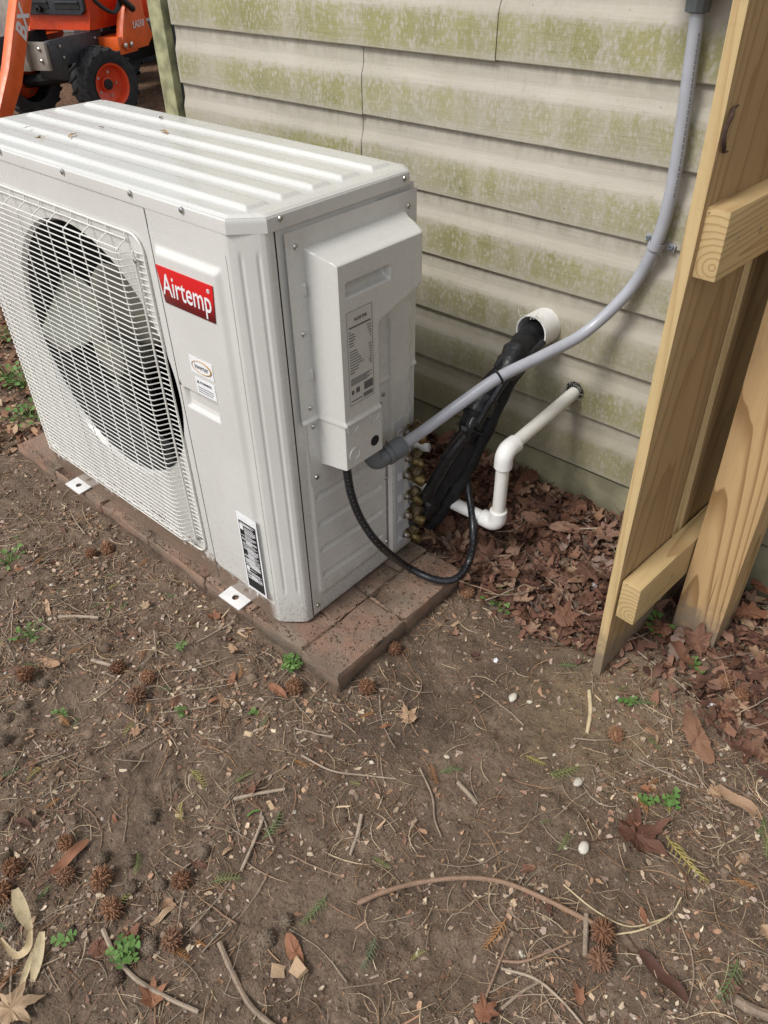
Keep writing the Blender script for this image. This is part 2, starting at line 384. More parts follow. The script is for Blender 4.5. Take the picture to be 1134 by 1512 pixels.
def hfield(name, us, vs, h, mapf, mat, parent, smooth=50):
    us = np.unique(np.round(us, 5)); vs = np.unique(np.round(vs, 5)); U, V = np.meshgrid(us, vs, indexing='ij'); H = h(U, V)
    X, Y, Z = mapf(U, V, H); co = np.stack([X, Y, Z], -1).reshape(-1, 3); n, m = U.shape
    i, j = np.meshgrid(np.arange(n-1), np.arange(m-1), indexing='ij'); a = (i*m+j).ravel()
    fs = np.stack([a, a+m, a+m+1, a+1], -1)
    me = bpy.data.meshes.new(name); me.from_pydata(co.tolist(), [], fs.tolist())
    me.polygons.foreach_set('use_smooth', [True]*len(me.polygons))
    if smooth: me.set_sharp_from_angle(angle=R(smooth))
    me.materials.append(MAT[mat])
    o = bpy.data.objects.new(name, me); col.objects.link(o)
    if parent is not None:
        o.parent = parent
        if parent.get('_world') and not parent.parent: o.matrix_parent_inverse = parent_inv(parent)
    return o
def sstep(x, a, b):
    t = np.clip((x-a)/(b-a), 0, 1); return t*t*(3-2*t)
def plate(U, V, u0, u1, v0, v1, wl, wr, wb, wt):
    return np.minimum(np.minimum(sstep(U, u0, u0+wl), 1-sstep(U, u1-wr, u1)), np.minimum(sstep(V, v0, v0+wb), 1-sstep(V, v1-wt, v1)))
def rplate(U, V, u0, u1, v0, v1, r, w):
    """rounded rectangle plateau, ramp width w inside the edge"""
    cx, cy = (u0+u1)/2, (v0+v1)/2; dx = np.abs(U-cx)-((u1-u0)/2-r); dy = np.abs(V-cy)-((v1-v0)/2-r)
    d = np.hypot(np.maximum(dx, 0), np.maximum(dy, 0))+np.minimum(np.maximum(dx, dy), 0)-r
    return 1-sstep(d, -w, 0)
def text_mesh(name, s, size, mat, extr=.0004, offset=0, shear=0, align='CENTER'):
    cu = bpy.data.curves.new(name, 'FONT'); cu.body = s; cu.size = size; cu.extrude = extr; cu.offset = offset; cu.shear = shear
    cu.align_x = align; cu.align_y = 'CENTER'; cu.resolution_u = 3
    ob = bpy.data.objects.new(name, cu); col.objects.link(ob); bpy.context.view_layer.update()
    me = bpy.data.meshes.new_from_object(ob.evaluated_get(bpy.context.evaluated_depsgraph_get()))
    bpy.data.objects.remove(ob); bpy.data.curves.remove(cu); me.materials.clear(); me.materials.append(MAT[mat]); return me
# value noise
def vnoise(x, y, seed=0):
    g = np.random.default_rng(seed).random((256, 256)); xi = np.floor(x).astype(int); yi = np.floor(y).astype(int)
    fx = x-xi; fy = y-yi; fx = fx*fx*(3-2*fx); fy = fy*fy*(3-2*fy); A = lambda i, j: g[(xi+i) % 256, (yi+j) % 256]
    return (A(0, 0)*(1-fx)+A(1, 0)*fx)*(1-fy)+(A(0, 1)*(1-fx)+A(1, 1)*fx)*fy
def fbm(x, y, f, o=4, seed=0, g=.5):
    s = 0; a = 1; n = 0
    for k in range(o): s = s+a*vnoise(x*f+17.3*k, y*f+5.1*k, seed+k); n += a; a *= g; f *= 2
    return s/n-.5

# ------------------------------------------------------------------ dimensions
W, D, H = .941, .374, .843              # outdoor unit
CRS = .134; YW = -.6772+1.2563*CRS/.12; ZK0 = 1.1754-.2119*CRS/.12    # siding course, wall plane, lap line 0
def ground_z(x, y):
    x = np.asarray(x, float); y = np.asarray(y, float)
    z = -.047+.0*x
    z = z+.085*sstep(y, .33, YW)*(1-.55*sstep(x, .3, .62))*sstep(x, -1.6, -1.0)
    z = z+.024*np.exp(-(((x-.60)/.14)**2+((y-.36)/.16)**2))
    # soil banked against / washed from the pavers
    z = z+.012*sstep(x, -.05, -.45)*np.exp(-((y+.03)/.05)**2)*sstep(x, -1.2, -1.0)
    near = np.exp(-((np.hypot(x-.4, y+.1))/2.2)**2)
    z = z+near*(.030*fbm(x, y, 3.2, 3, 3)+.014*fbm(x, y, 14, 3, 9)+.011*fbm(x, y, 48, 3, 21))
    z = z+near*.018*sstep(.25-x-.2*y, 0, .5)*np.clip(fbm(x, y, 30, 3, 40)*2.2, 0, 1)
    z = z+.05*fbm(x, y, .5, 2, 60)*(1-near)
    return z

# ------------------------------------------------------------------ ground
def axis_coords(lo, hi, fine0, fine1, st, grow=1.16, mx=4.0):
    c = list(np.arange(fine0, fine1, st)); s = st
    a = fine0; L = []
    while a > lo: s = min(s*grow, mx); a -= s; L.append(a)
    a = c[-1]; s = st; Rr = []
    while a < hi: s = min(s*grow, mx); a += s; Rr.append(a)
    return np.array(L[::-1]+c+Rr)
gx = axis_coords(-70, 50, -.35, 1.15, .0046); gy = axis_coords(-30, 70, -.85, .70, .0046)
g = hfield('ground', gx, gy, ground_z, lambda U, V, Hh: (U, V, Hh), 'soil', None, smooth=0)
tag(g, kind='structure')

# ------------------------------------------------------------------ house wall with lapped siding
XL, XR = -1.055-.065, 2.6
house = thing('house_wall', (.7, YW, -.05), 'house wall of beige dutch lap vinyl siding with green algae', 'wall')
def siding_mesh(x0, x1, off=0.0):
    c = CRS; prof = [(-.0015, .0040), (-.0100, .0), (-.0112, .0018), (-.0115, .008), (-.0112, .045), (-.0108, .076), (-.0102, .080), (-.0070, .089), (-.0036, .098), (-.0026, .103), (-.0018, c+.006)]
    n = max(2, int((x1-x0)/.08)); rings = []
    for i in range(n+1):
        x = x0+(x1-x0)*i/n
        rings.append([(x-x0, y-off+.0006*math.sin(x*9+3*off*900)+random.uniform(-.0002, .0002), z) for y, z in prof])
    m = MB(); m.loft(rings, False, False); return m
k = 6; seams = {0: [-.104], -1: [-.100], 1: [-.455], 2: [-.462], -2: [.42], 3: [.95], 4: [.95], -3: [.5], -4: [.5], 5: [-.7], 6: [-.7]}
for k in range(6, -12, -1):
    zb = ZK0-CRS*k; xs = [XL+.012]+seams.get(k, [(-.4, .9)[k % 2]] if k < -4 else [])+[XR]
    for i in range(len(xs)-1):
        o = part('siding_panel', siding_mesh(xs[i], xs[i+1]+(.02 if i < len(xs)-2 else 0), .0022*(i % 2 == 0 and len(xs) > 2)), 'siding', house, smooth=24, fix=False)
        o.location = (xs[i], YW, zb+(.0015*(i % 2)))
part('sheathing', MB().box(XL-.02, XR, YW+.003, YW+.11, ZK0-CRS*6-.005, ZK0+CRS*12), 'foundation', house)
part('foundation_board', MB().box(XL+.02, XR, YW-.004, YW+.10, -.25, ZK0-CRS*6-.006), 'foundation', house, bevel=.003)
m = MB(); m.box(XL-.062, XL-.002, YW-.027, YW+.06, -.1, ZK0+CRS*12)
part('corner_trim', m, 'trim_green', house, bevel=.004)
part('trim_channel', MB().box(XL-.001, XL+.011, YW-.004, YW+.002, .1, ZK0+CRS*12), 'dark_void', house)
part('side_wall', MB().box(XL-.058, XL-.03, YW+.061, YW+3.2, -.1, ZK0+CRS*12), 'trim_green', house, bevel=.003)

# ------------------------------------------------------------------ brick pad
pad = thing('brick_pad', (-.5, .2, -.06), 'weathered red brick pad under the outdoor unit', 'brick pad')
def brick_mesh(L, Wd, Hh=.056, seed=0):
    r = random.Random(seed); m = MB(); m.box(0, L, 0, Wd, -Hh, 0); me = m.mesh('brick', 'brick', bevel=.005, seg=3)
    bm = bmesh.new(); bm.from_mesh(me); bmesh.ops.subdivide_edges(bm, edges=[e for e in bm.edges if e.calc_length() > .04], cuts=3, use_grid_fill=True)
    for v in bm.verts: v.co += Vector((r.uniform(-1, 1), r.uniform(-1, 1), r.uniform(-1, 1)))*.0024
    bm.to_mesh(me); bm.free(); return me
variants = {}
def brick(x0, x1, y0, y1, z=-.006, s=0):
    key = (round(x1-x0, 3), round(y1-y0, 3), s % 3)
    if key not in variants: variants[key] = brick_mesh(x1-x0-.003, y1-y0-.003, .056, s)
    share('brick', variants[key], pad, (x0+.0015, y0+.0015, z+random.uniform(-.004, .001)), (random.uniform(-.006, .006), random.uniform(-.006, .006), random.uniform(-.008, .008)))
xs = [-1.131, -.924, -.700, -.497, -.278, -.118, .042]
for i in range(6):
    for j in range(4):
        brick(xs[i], xs[i+1], -.022+j*.102, -.022+(j+1)*.102, s=i+j)
part('joint_soil', MB().box(-1.12, .138, -.012, .37, -.07, -.0125), 'soil', pad)
for j in range(2): brick(.042, .148, -.026+j*.204, -.026+(j+1)*.204, s=j)

# ------------------------------------------------------------------ outdoor unit
ac = thing('air_conditioner', (-W/2, D/2, 0), 'beige outdoor air conditioner unit with wire fan grille on the brick pad', 'air conditioner')
ZL = H-.036
# lid
def lid_h(U, V):
    z = np.full(U.shape, H-.010)
    rows = [(.030, .078), (.098, .143), (.163, .208), (.228, .276), (.300, .352)]
    for a, b in rows: z = np.maximum(z, H-.010+.0065*plate(U, V, -W+.030, -.028, a, b, .012, .012, .009, .009))
    e = np.minimum(np.minimum(U+W, -U), np.minimum(V, D-V))
    for sx in (0, 1):
        for sy in (0, 1): e = np.minimum(e, np.maximum(0, ((-U if sx else U+W)+(D-V if sy else V)-(.016 if sy else .040))/1.414))
    z = z-.004*(1-sstep(e, 0, .007))
    z = z+.0005*fbm(U, V, 5, 2, 77)
    return z
def lid_map(U, V, Z):
    U = U.copy(); V = V.copy()
    for sx in (0, 1):
        for sy in (0, 1):
            a = -U if sx else U+W; b = D-V if sy else V; d = np.maximum(0, (.016 if sy else .040)-(a+b))/2
            U += -d if sx else d; V += -d if sy else d
    return U, V, Z
yy = np.concatenate([np.linspace(0, D, 70)]+[np.linspace(q-.001, q+.009, 5) for q in (.030, .098, .163, .228, .300)]+[np.linspace(q-.009, q+.001, 5) for q in (.078, .143, .208, .276, .352)]+[np.linspace(0, .01, 6), np.linspace(D-.01, D, 6)])
xx = np.concatenate([np.linspace(-W, 0, 90), np.linspace(-.045, -.02, 12), np.linspace(-W+.02, -W+.05, 12), np.linspace(-.01, 0, 5), np.linspace(-W, -W+.01, 5)])
lid = hfield('lid', xx, yy, lid_h, lid_map, 'paint', ac)
def outline(o, ch=.040): return [(-W-o+ch, -o), (-ch+o*0, -o), (o, ch), (o, D-.016), (-.016, D+o), (-W+.016, D+o), (-W-o, D-.016), (-W-o, ch)]
m = MB(); rings = []
for o_, z in ((.0, H-.0142), (.0018, H-.017), (.0022, H-.022), (.0022, ZL), (-.004, ZL)): rings.append([(x, y, z) for x, y in outline(o_)])
m.loft(rings, True, False); fl = m.build('lid_flange', 'paint', None, smooth=25); fl.parent = lid
# corner column + service panel (front right)
part('front_skin', MB().loft([[(x, y, z) for x, y in ((-.246, .0), (-.243, -.0012), (-.10, -.0012), (-.0555, -.0012))] for z in (.0, .012, ZL+.002)], False, False), 'paint', ac, fix=False, smooth=30)
cpts = np.array([(-.0555, -.0012), (-.050, -.0012), (-.044, .0003), (-.037, .0052), (-.029, .0118), (-.021, .0185), (-.013, .0253), (-.006, .0318), (-.0018, .0372), (-.0002, .0425), (0, .048), (0, .0525), (-.004, .0535)])
cl_ = np.concatenate([[0], np.cumsum(np.hypot(*np.diff(cpts, axis=0).T))]); cl_ /= cl_[-1]
def col_map(U, V, Hh):
    X = np.interp(U, cl_, cpts[:, 0]); Y = np.interp(U, cl_, cpts[:, 1])
    return X+Hh*.64, Y-Hh*.77, V
def col_h(U, V):
    f = np.minimum(sstep(V, .075, .095), 1-sstep(V, .765, .785))
    return -.0016*f*sum(np.exp(-((U-c0)/.032)**4) for c0 in (.33, .63))
hfield('corner_column', np.linspace(0, 1, 60), np.concatenate([np.linspace(0, ZL+.002, 60), np.linspace(.07, .10, 10), np.linspace(.76, .79, 10)]), col_h, col_map, 'paint', ac)
def sp_h(U, V):
    h = .0075*plate(U, V, -.236, -.062, .052, .752, .010, .016, .006, .013)
    cut = sstep((U+.236)*.6+(V-.752)+.022, .0, .0005)    # slanted shoulder top right
    # pocket (finger recess)
    pk = rplate(U, V, -.222, -.122, .456, .500, .006, .010)
    return h-.014*pk*(.35+.65*sstep(V, .455, .499))
us = np.linspace(-.2435, -.050, 68); vs = np.linspace(.045, .775, 190)
hfield('service_panel', us, np.concatenate([vs, np.linspace(.45, .505, 24)]), sp_h, lambda U, V, Hh: (U, -.0018-Hh, V), 'paint', ac)
# fan panel with round opening
FC, FR = (-.53, .455), .272
def panel_hole(x0, x1, z0, z1, cx, cz, r, n=96):
    inner = []; outer = []
    corner = [math.atan2(z-cz, x-cx) for x in (x0, x1) for z in (z0, z1)]
    angs = sorted([2*math.pi*i/n-math.pi for i in range(n)]+corner)
    for a in angs:
        c, s = math.cos(a), math.sin(a); t = min((x1-cx)/c if c > 1e-9 else (x0-cx)/c if c < -1e-9 else 9, (z1-cz)/s if s > 1e-9 else (z0-cz)/s if s < -1e-9 else 9)
        inner.append((cx+r*c, cz+r*s)); outer.append((cx+t*c, cz+t*s))
    return inner, outer
inn, out = panel_hole(-W+.004, -.2485, .0, ZL+.002, *FC, FR)
m = MB(); lip = [(x+(x-FC[0])*.008, z+(z-FC[1])*.008) for x, z in inn]; rin = [(FC[0]+(x-FC[0])*.985, FC[1]+(z-FC[1])*.985) for x, z in inn]
m.loft([[(x, 0, z) for x, z in out], [(x, 0, z) for x, z in lip], [(x, .003, z) for x, z in inn], [(x, .010, z) for x, z in rin]], True, False)
m.box(-W, -W+.003, .001, D, 0, ZL+.002)
part('fan_panel', m, 'paint', ac, smooth=40)
part('fan_shroud', MB().loft([[(x, .0102, z) for x, z in rin], [(x, .115, z) for x, z in rin]], True, False), 'motor', ac)
part('panel_seam', MB().box(-.2484, -.2462, -.0006, .004, .004, ZL), 'ink_grey', ac)
part('base_pan', MB().box(-W+.004, -.006, .045, D-.004, -.002, .022), 'motor', ac, bevel=.004)
coil = part('heat_exchanger', MB().box(-W+.02, -.26, D-.05, D-.012, .02, ZL-.01), 'coil', ac)
part('partition', MB().box(-.256, -.25, .105, D-.06, .02, ZL-.01), 'motor', ac)
m = MB(); m.box(-W+.004, -.002, D-.006, D-.0005, .02, ZL); part('rear_panel', m, 'paint', ac)
# fan
fan = MB()
for b in range(3):
    rings = []
    for i in range(9):
        r = .055+(.245-.055)*i/8; a0 = b*2.0944+.55+.25*(i/8); span = .50+.48*math.sin(math.pi*min(1, i/8*.9+.1)); ring = []
        for j in range(10):
            a = a0+span*(j/9-.35); yo = .075-.075*(j/9)+.012*math.sin(j/9*math.pi)
            ring.append((FC[0]+r*math.cos(a), yo, FC[1]+r*math.sin(a)))
        rings.append(ring)
    fan.loft(rings, False, False)
fn = part('fan', fan, 'fan_plastic', ac, smooth=60, fix=False)
mm = fn.modifiers.new('thick', 'SOLIDIFY'); mm.thickness = .004
hub = MB().lathe([(.001, -.012), (.03, -.011), (.055, 0), (.06, .012), (.06, .07)], (FC[0], .02, FC[1]), (0, 1, 0), 28).build('fan_hub', 'fan_plastic'); hub.parent = fn
part('fan_motor', MB().lathe([(.07, .0), (.072, .02), (.072, .1), (.05, .11)], (FC[0], .115, FC[1]), (0, 1, 0), 24), 'motor', ac)
m = MB(); m.box(FC[0]-.05, FC[0]-.02, .21, .225, .03, ZL-.02); m.box(FC[0]+.02, FC[0]+.05, .21, .225, .03, ZL-.02); part('motor_bracket', m, 'motor', ac)
# grille: a frame and single wires
GD = .030; gx0, gx1, gz0, gz1 = -.925, -.271, .060, .756
fr = []
for (cx, cz, a0) in ((gx1-.03, gz1-.03, 0), (gx0+.03, gz1-.03, 90), (gx0+.03, gz0+.03, 180), (gx1-.03, gz0+.03, 270)):
    for i in range(6): a = R(a0+i*18); fr.append((cx+.03*math.cos(a), -.0035, cz+.03*math.sin(a)))
gr = part('fan_grille', MB().tube(fr+[fr[0]], .0022, 6, False), 'wire_white', ac)
gi = Matrix.Translation(ac.location)
xa, xb, za, zb_ = -.880, -.312, .095, .738      # front plane of the cage
hp = [(gx0+.004, -.004, 0), (gx0+.022, -.006, 0), (xa-.004, -GD+.004, 0), (xa+.006, -GD, 0), (xb-.006, -GD, 0), (xb+.004, -GD+.004, 0), (-.300, -.006, 0), (-.293, -.005, 0), (gx1-.002, -.0035, 0)]
hm = MB().tube(hp, .00118, 6).mesh('wire', 'wire_white')
n = 57
for i in range(n):
    z = za+(zb_-.012-za)*i/(n-1)
    o = link('wire', hm); o.parent = gr; o.location = (0, 0, z)
vp = [(0, -.004, gz1-.001), (0, -.006, gz1-.014), (0, -.014, gz1-.018), (0, -GD+.003, gz1-.026), (0, -GD+.0025, gz1-.04), (0, -GD+.0025, za+.004), (0, -GD+.006, za-.008), (0, -.006, gz0+.014), (0, -.004, gz0+.001)]
vm = MB().tube(vp, .0014, 6).mesh('wire', 'wire_white')
for i in range(11):
    o = link('wire', vm); o.parent = gr; o.location = (xb-.004-i*.0558, 0, 0)
for x, yv in ((-.297, -.008), (gx0+.024, -.008)):
    m = MB().tube([(0, 0, za-.008), (0, 0, zb_-.01)], .0021, 6).mesh('wire', 'wire_white'); o = link('wire', m); o.parent = gr; o.location = (x, yv, 0)
m = MB().tube([(xa, 0, 0), (xb, 0, 0)], .0014, 6).mesh('wire', 'wire_white')
for z, yv in ((gz1-.012, -.006), (gz1-.024, -.024), (gz0+.012, -.006)):
    o = link('wire', m); o.parent = gr; o.location = (0, yv, z)
# side panel (service side), covers and ribs; local u = y, v = z, h -> +x
def side(name, us, vs, h, base=0.0): return hfield(name, us, vs, h, lambda U, V, Hh: (base+Hh, U, V), 'paint', ac)
def rib_h(U, V):
    h = .0035*rplate(U, V, .074, .290, .045, .80, .02, .006)
    for z in (.300, .233, .166, .098):
        zz = z-.05*(U-.087)
        s = np.clip((np.minimum(U-.086, .272-U))/.008, 0, 1); h = h-.0042*np.clip(1-np.abs(V-zz)/.008, 0, 1)**.6*s
    return h-.002*(1-sstep(V, .0, .004))
side('side_panel', np.linspace(.055, D-.002, 130), np.concatenate([np.linspace(.0, ZL+.002, 170), np.linspace(.08, .32, 110)]), rib_h)
part('side_seam', MB().box(-.004, -.0012, .0528, .0548, .004, ZL), 'ink', ac)
def cover_h(U, V):
    base = .0055*rplate(U, V, .069, .372, .455, .797, .022, .007)
    top = plate(U, V, .104, .345, .30, .770, .010, .042, .01, .020)
    low = plate(U, V, .104, .232, .30, .770, .010, .030, .01, .02)
    t = sstep(V, .628, .668)       # the box narrows below the grip
    yr = .232+(.345-.232)*t
    b = np.minimum(plate(U, V, .104, 9, .30, .770, .010, .01, .01, .020), 1-sstep(U, yr-.030, yr))
    h = np.maximum(base, .0055+.0595*b)
    h = h-.022*rplate(U, V, .128, .236, .694, .722, .007, .006)*(.4+.6*sstep(V, .692, .72))
    h = h+.0045*(1-sstep(np.abs(V-.4705-.0*U), .0, .008))*(h > .004)
    for (a, b_) in ((.0985, .705), (.0985, .556)): h = h+.003*rplate(U, V, a-.005, a+.005, b_-.012, b_+.012, .005, .004)
    return h
ys = np.concatenate([np.linspace(.0665, D-.001, 110), np.linspace(.10, .118, 14), np.linspace(.195, .24, 16)])
side('control_cover', ys, np.concatenate([np.linspace(.467, .80, 130), np.linspace(.74, .775, 18), np.linspace(.69, .73, 20)]), cover_h, .0005)
def cover2_h(U, V):
    base = .0040*rplate(U, V, .080, .290, .334, .60, .016, .006)
    b = plate(U, V, .106, .240, .368, 9, .010, .030, .006, .01)
    return np.maximum(base, .0040+.0575*b)
side('wiring_cover', np.concatenate([np.linspace(.078, .293, 84), np.linspace(.10, .12, 14), np.linspace(.2, .245, 16)]), np.concatenate([np.linspace(.330, .4695, 56), np.linspace(.362, .38, 14)]), cover2_h, .0012)
def valve_h(U, V):
    edge = .358+.0035*np.sin(V*2*math.pi/.052)
    return .0075*np.minimum(plate(U, V, .292, 9, .018, .612, .004, .01, .006, .030), 1-sstep(U, edge-.006, edge+.002))
vplate = side('valve_plate', np.linspace(.290, D-.001, 44), np.linspace(.014, .616, 170), valve_h, .0042)
# knockouts, and a flat dark disc painting the shaded inside of the open hole
ring = MB().tube([(0, .0125*math.cos(a), .0125*math.sin(a)) for a in [2*math.pi*i/28 for i in range(29)]], .0017, 6, False).mesh('knockout', 'paint')
for y, z in ((.134, .459), (.190, .457), (.136, .401)): share('knockout', ring, ac, (.0632, y, z))
part('hole_dark_disc', MB().lathe([(.0105, 0), (.0105, .0012)], (.0625, .190, .403), (1, 0, 0), 28), 'dark_void', ac)
# screws
scr = MB().lathe([(.0052, 0), (.0052, .0012), (.0046, .0026), (.0028, .0036), (.0012, .0036), (.0010, .0026)], (0, 0, 0), (0, 0, 1), 14).mesh('screw', 'steel')
def screw(p, d): share('screw', scr, ac, p, Vector(d).to_track_quat('Z', 'Y').to_euler())
for y, z, x in ((.066, .822, .003), (.345, .819, .003), (.087, .776, .006), (.352, .774, .006), (.089, .634, .006), (.090, .496, .006), (.094, .456, .0055), (.091, .347, .0055), (.279, .440, .005), (.332, .618, .005), (.284, .239, .0045), (.284, .063, .0045), (.068, .025, .0006)):
    screw((x-.0005, y, z), (1, 0, 0))
for x in (-.477, -.274, -.140, -.70): screw((x, -.0024, .823), (0, -1, 0))
screw((-.292, -.008, .712), (0, -1, 0)); screw((-.288, -.006, .10), (0, -1, 0)); screw((-.235, -.003, .50), (0, -1, 0))
# mounting feet
inn, out = panel_hole(-.034, .034, -.024, .024, 0, -.004, .008, 28)
m = MB(); m.loft([[(x, z, .0) for x, z in out], [(x, z, .0) for x, z in inn], [(x, z, -.003) for x, z in inn], [(x, z, -.003) for x, z in out], [(x, z, 0) for x, z in out]], True, False)
m.box(-.034, .034, .0241, .05, -.003, 0); footm = m.mesh('mounting_foot', 'plate_white')
for x in (-.806, -.172): share('mounting_foot', footm, ac, (x, -.012, .0005), (R(4), 0, 0))
# badge, stickers and print on the front
yb = -.0096
def fpoly(name, pts, mat, y=yb, t=.0012, **k): return part(name, MB().prism(pts, 1, y, y-t), mat, ac, **k)
bd = fpoly('badge', [(-.229, .7225), (-.082, .7225), (-.089, .659), (-.221, .659)], 'badge', t=.002, bevel=.0012)
me = text_mesh('badge_text', 'Airtemp', .049, 'ink_white', .0003, .0002, .08)
o = share('badge_text', me, ac, (-.155, yb-.0024, .691), (R(90), 0, 0), (.78, 1.08, 1))
o = share('badge_mark', text_mesh('badge_mark', '®', .010, 'ink_white'), ac, (-.094, yb-.0024, .711), (R(90), 0, 0))
fpoly('inverter_sticker', [(-.184, .575), (-.121, .575), (-.121, .543), (-.184, .543)], 'sticker_white', t=.0006)
el = [(-.152+.0265*math.cos(a), yb-.0010, .559+.0115*math.sin(a)) for a in [2*math.pi*i/30 for i in range(31)]]
part('sticker_ring', MB().tube(el, [.0007+.0009*max(0, math.cos(2*math.pi*i/30)) for i in range(31)], 4, False), 'gold', ac)
share('sticker_text', text_mesh('sticker_text', 'inverter', .0145, 'ink_grey', .0002), ac, (-.1525, yb-.0009, .559), (R(90), 0, 0), (.8, 1, 1))
fpoly('warning_sticker', [(-.177, .535), (-.123, .535), (-.123, .5035), (-.177, .5035)], 'sticker_white', t=.0006)
share('warning_text', text_mesh('warning_text', '⚠ WARNING' if False else 'WARNING', .0068, 'ink', .0002), ac, (-.148, yb-.0009, .5275), (R(90), 0, 0))
m = MB().prism([(-.1735, .5245), (-.1655, .5245), (-.1695, .5315)], 1, yb-.0007, yb-.001)
for i in range(3): m.box(-.172, -.129-.004*(i == 2), yb-.001, yb-.0007, .5165-i*.0045, .5178-i*.0045)
part('warning_print', m, 'ink_grey', ac)
fpoly('caution_sticker', [(-.124, .262), (-.066, .262), (-.066, .060), (-.124, .060)], 'sticker_white', t=.0006)
fpoly('caution_panel', [(-.120, .244), (-.070, .244), (-.070, .0665), (-.120, .0665)], 'ink', y=yb-.0007, t=.0003)
m = MB(); rr = random.Random(3); z = .240
while z > .092:
    hh = rr.choice((.0007, .0008, .0011)); x0 = -.117 if rr.random() < .6 else -.106
    if not (.218 < z < .236 and x0 < -.11) and not (.112 < z < .128 and x0 < -.11): m.box(x0, -.073-rr.choice((0, 0, 0, .006, .014)), yb-.0014, yb-.0011, z-hh, z)
    z -= hh+rr.choice((.0010, .0010, .0012, .0026))
m.box(-.118, -.108, yb-.0014, yb-.0011, .222, .234); m.box(-.117, -.108, yb-.0014, yb-.0011, .114, .126); m.box(-.1195, -.074, yb-.0014, yb-.0011, .252, .255)
part('caution_print', m, 'ink_white', ac)
# rating plate and valve strip on the side
xb_ = .0655
part('rating_plate', MB().box(xb_, xb_+.0006, .127, .1875, .504, .673), 'sticker_grey', ac)
m = MB()
def sb(y0, y1, z0, z1): m.box(xb_+.0008, xb_+.001, y0, y1, z0, z1)
for y0, y1, z0, z1 in ((.1268, .1274, .504, .673), (.1871, .1877, .504, .673), (.127, .1875, .504, .5046), (.127, .1875, .6724, .673)): sb(y0, y1, z0, z1)
sb(.132, .183, .6435, .6462)
z = .637
for i, (a, b) in enumerate([(4, 9), (12, 8), (14, 7), (12, 5), (9, 3), (10, 0), (0, 0), (16, 6), (18, 6), (20, 4), (24, 4), (26, 3), (30, 5), (20, 6), (18, 5), (10, 0)]):
    if a: sb(.131, .131+a*.0011, z, z+.0016)
    if b: sb(.184-b*.0011, .184, z, z+.0016)
    z -= .0049
for i in range(6): sb(.131, .183-(i % 3)*.006, .5525-i*.0022, .5535-i*.0022)
sb(.163, .185, .522, .537)
for i in range(12): sb(.161+i*.002, .1622+i*.002, .5085, .517)
sb(.131, .158, .5105, .5125); sb(.132, .138, .524, .532); sb(.143, .152, .524, .534)
part('rating_print', m, 'ink_grey', ac)
share('maker_text', text_mesh('maker_text', 'NORTEK', .0078, 'ink', .0002), ac, (xb_+.0009, .160, .6565), (R(90), 0, R(90)))
part('port_strip', MB().box(.0118, .0124, .3035, .3335, .030, .365), 'strip_grey', ac)
for ch, z in (('C', .334), ('C', .278), ('B', .225), ('B', .167), ('A', .109), ('A', .053)):
    share('port_letter', text_mesh('port_letter', ch, .025, 'ink_white', .0002, .0004), ac, (.0128, .3185, z), (R(90), 0, R(90)))
# service valves: bodies with hex caps
def hexcap(m, o, d, r, h): m.lathe([(r*.86, 0), (r, .0012), (r, h-.002), (r*.82, h), (r*.5, h+.0004)], o, d, 6, True, random.uniform(0, 1))
def valve(z, big):
    k_ = 1.1 if big else .92; X = Vector((.009, .343+random.uniform(-.003, .003), z)); d = Vector((.78, .34, -.30+random.uniform(-.08, .08))).normalized()
    m = MB().lathe([(.013*k_, 0), (.013*k_, .004), (.0092*k_, .006), (.0092*k_, .020*k_), (.0112*k_, .022*k_), (.0112*k_, .038*k_), (.0095*k_, .041*k_), (.004*k_, .0415*k_)], X, d, 16)
    v = part('service_valve', m, 'brass', ac, smooth=40)
    c = X+d*.016*k_; parts_ = []
    m = MB(); hexcap(m, c+Vector((0, .004, .004)), (.25, .55, .8), .0122*k_, .021*k_); o = m.build('flare_nut', 'brass_dull', None, smooth=20); o.parent = v
    m = MB(); m.lathe([(.0055*k_, 0), (.0055*k_, .008*k_)], c, (.05, -.75, .5), 10); hexcap(m, c+Vector((.0005, -.75, .5)).normalized()*.007*k_, (.05, -.75, .5), .0086*k_, .012*k_); o = m.build('stem_cap', 'brass_dull', None, smooth=20); o.parent = v
    m = MB().lathe([(.0042*k_, 0), (.0042*k_, .003)], c+Vector((.0005, -.75, .5)).normalized()*.0192*k_, (.05, -.75, .5), 10); o = m.build('cap_end', 'steel', None); o.parent = v
    m = MB(); hexcap(m, c+Vector((.008, .006, -.008)), (.55, .5, -.65), .0098*k_, .015*k_); o = m.build('flare_nut', 'brass', None, smooth=20); o.parent = v
for z, b in ((.330, 1), (.262, 0), (.222, 1), (.163, 0), (.112, 1), (.056, 0)): valve(z, b)

# ------------------------------------------------------------------ small debris lying on the lid comes later
# ------------------------------------------------------------------ conduit with strap and connectors
cw = YW-.034
cd_pts = [un((1031, -40), 1, cw), un((1030, 20), 1, cw), un((1020, 95), 1, cw), un((1007, 190), 1, cw), un((990, 290), 1, cw), un((968, 362), 1, cw), un((930, 428), 1, cw-.004), un((865, 490), 1, cw-.055),
          un((800, 526), 1, cw-.145), un((737, 557), 1, cw-.232), un((680, 596), 1, cw-.298), un((628, 634), 1, .335), un((596, 656), 1, .278), un((578, 668), 1, .248)]
conduit = thing('conduit', tuple(cd_pts[5]), 'grey flexible electrical conduit strapped to the siding and bending to the unit', 'conduit')
cp = spline(cd_pts, 10)
part('conduit_tube', MB().tube(cp, .0118, 14), 'conduit_grey', conduit)
def seg(m, a, b, prof, n=20): m.lathe([(r, h*(Vector(b)-Vector(a)).length) for r, h in prof], a, Vector(b)-Vector(a), n); return m
m = MB()
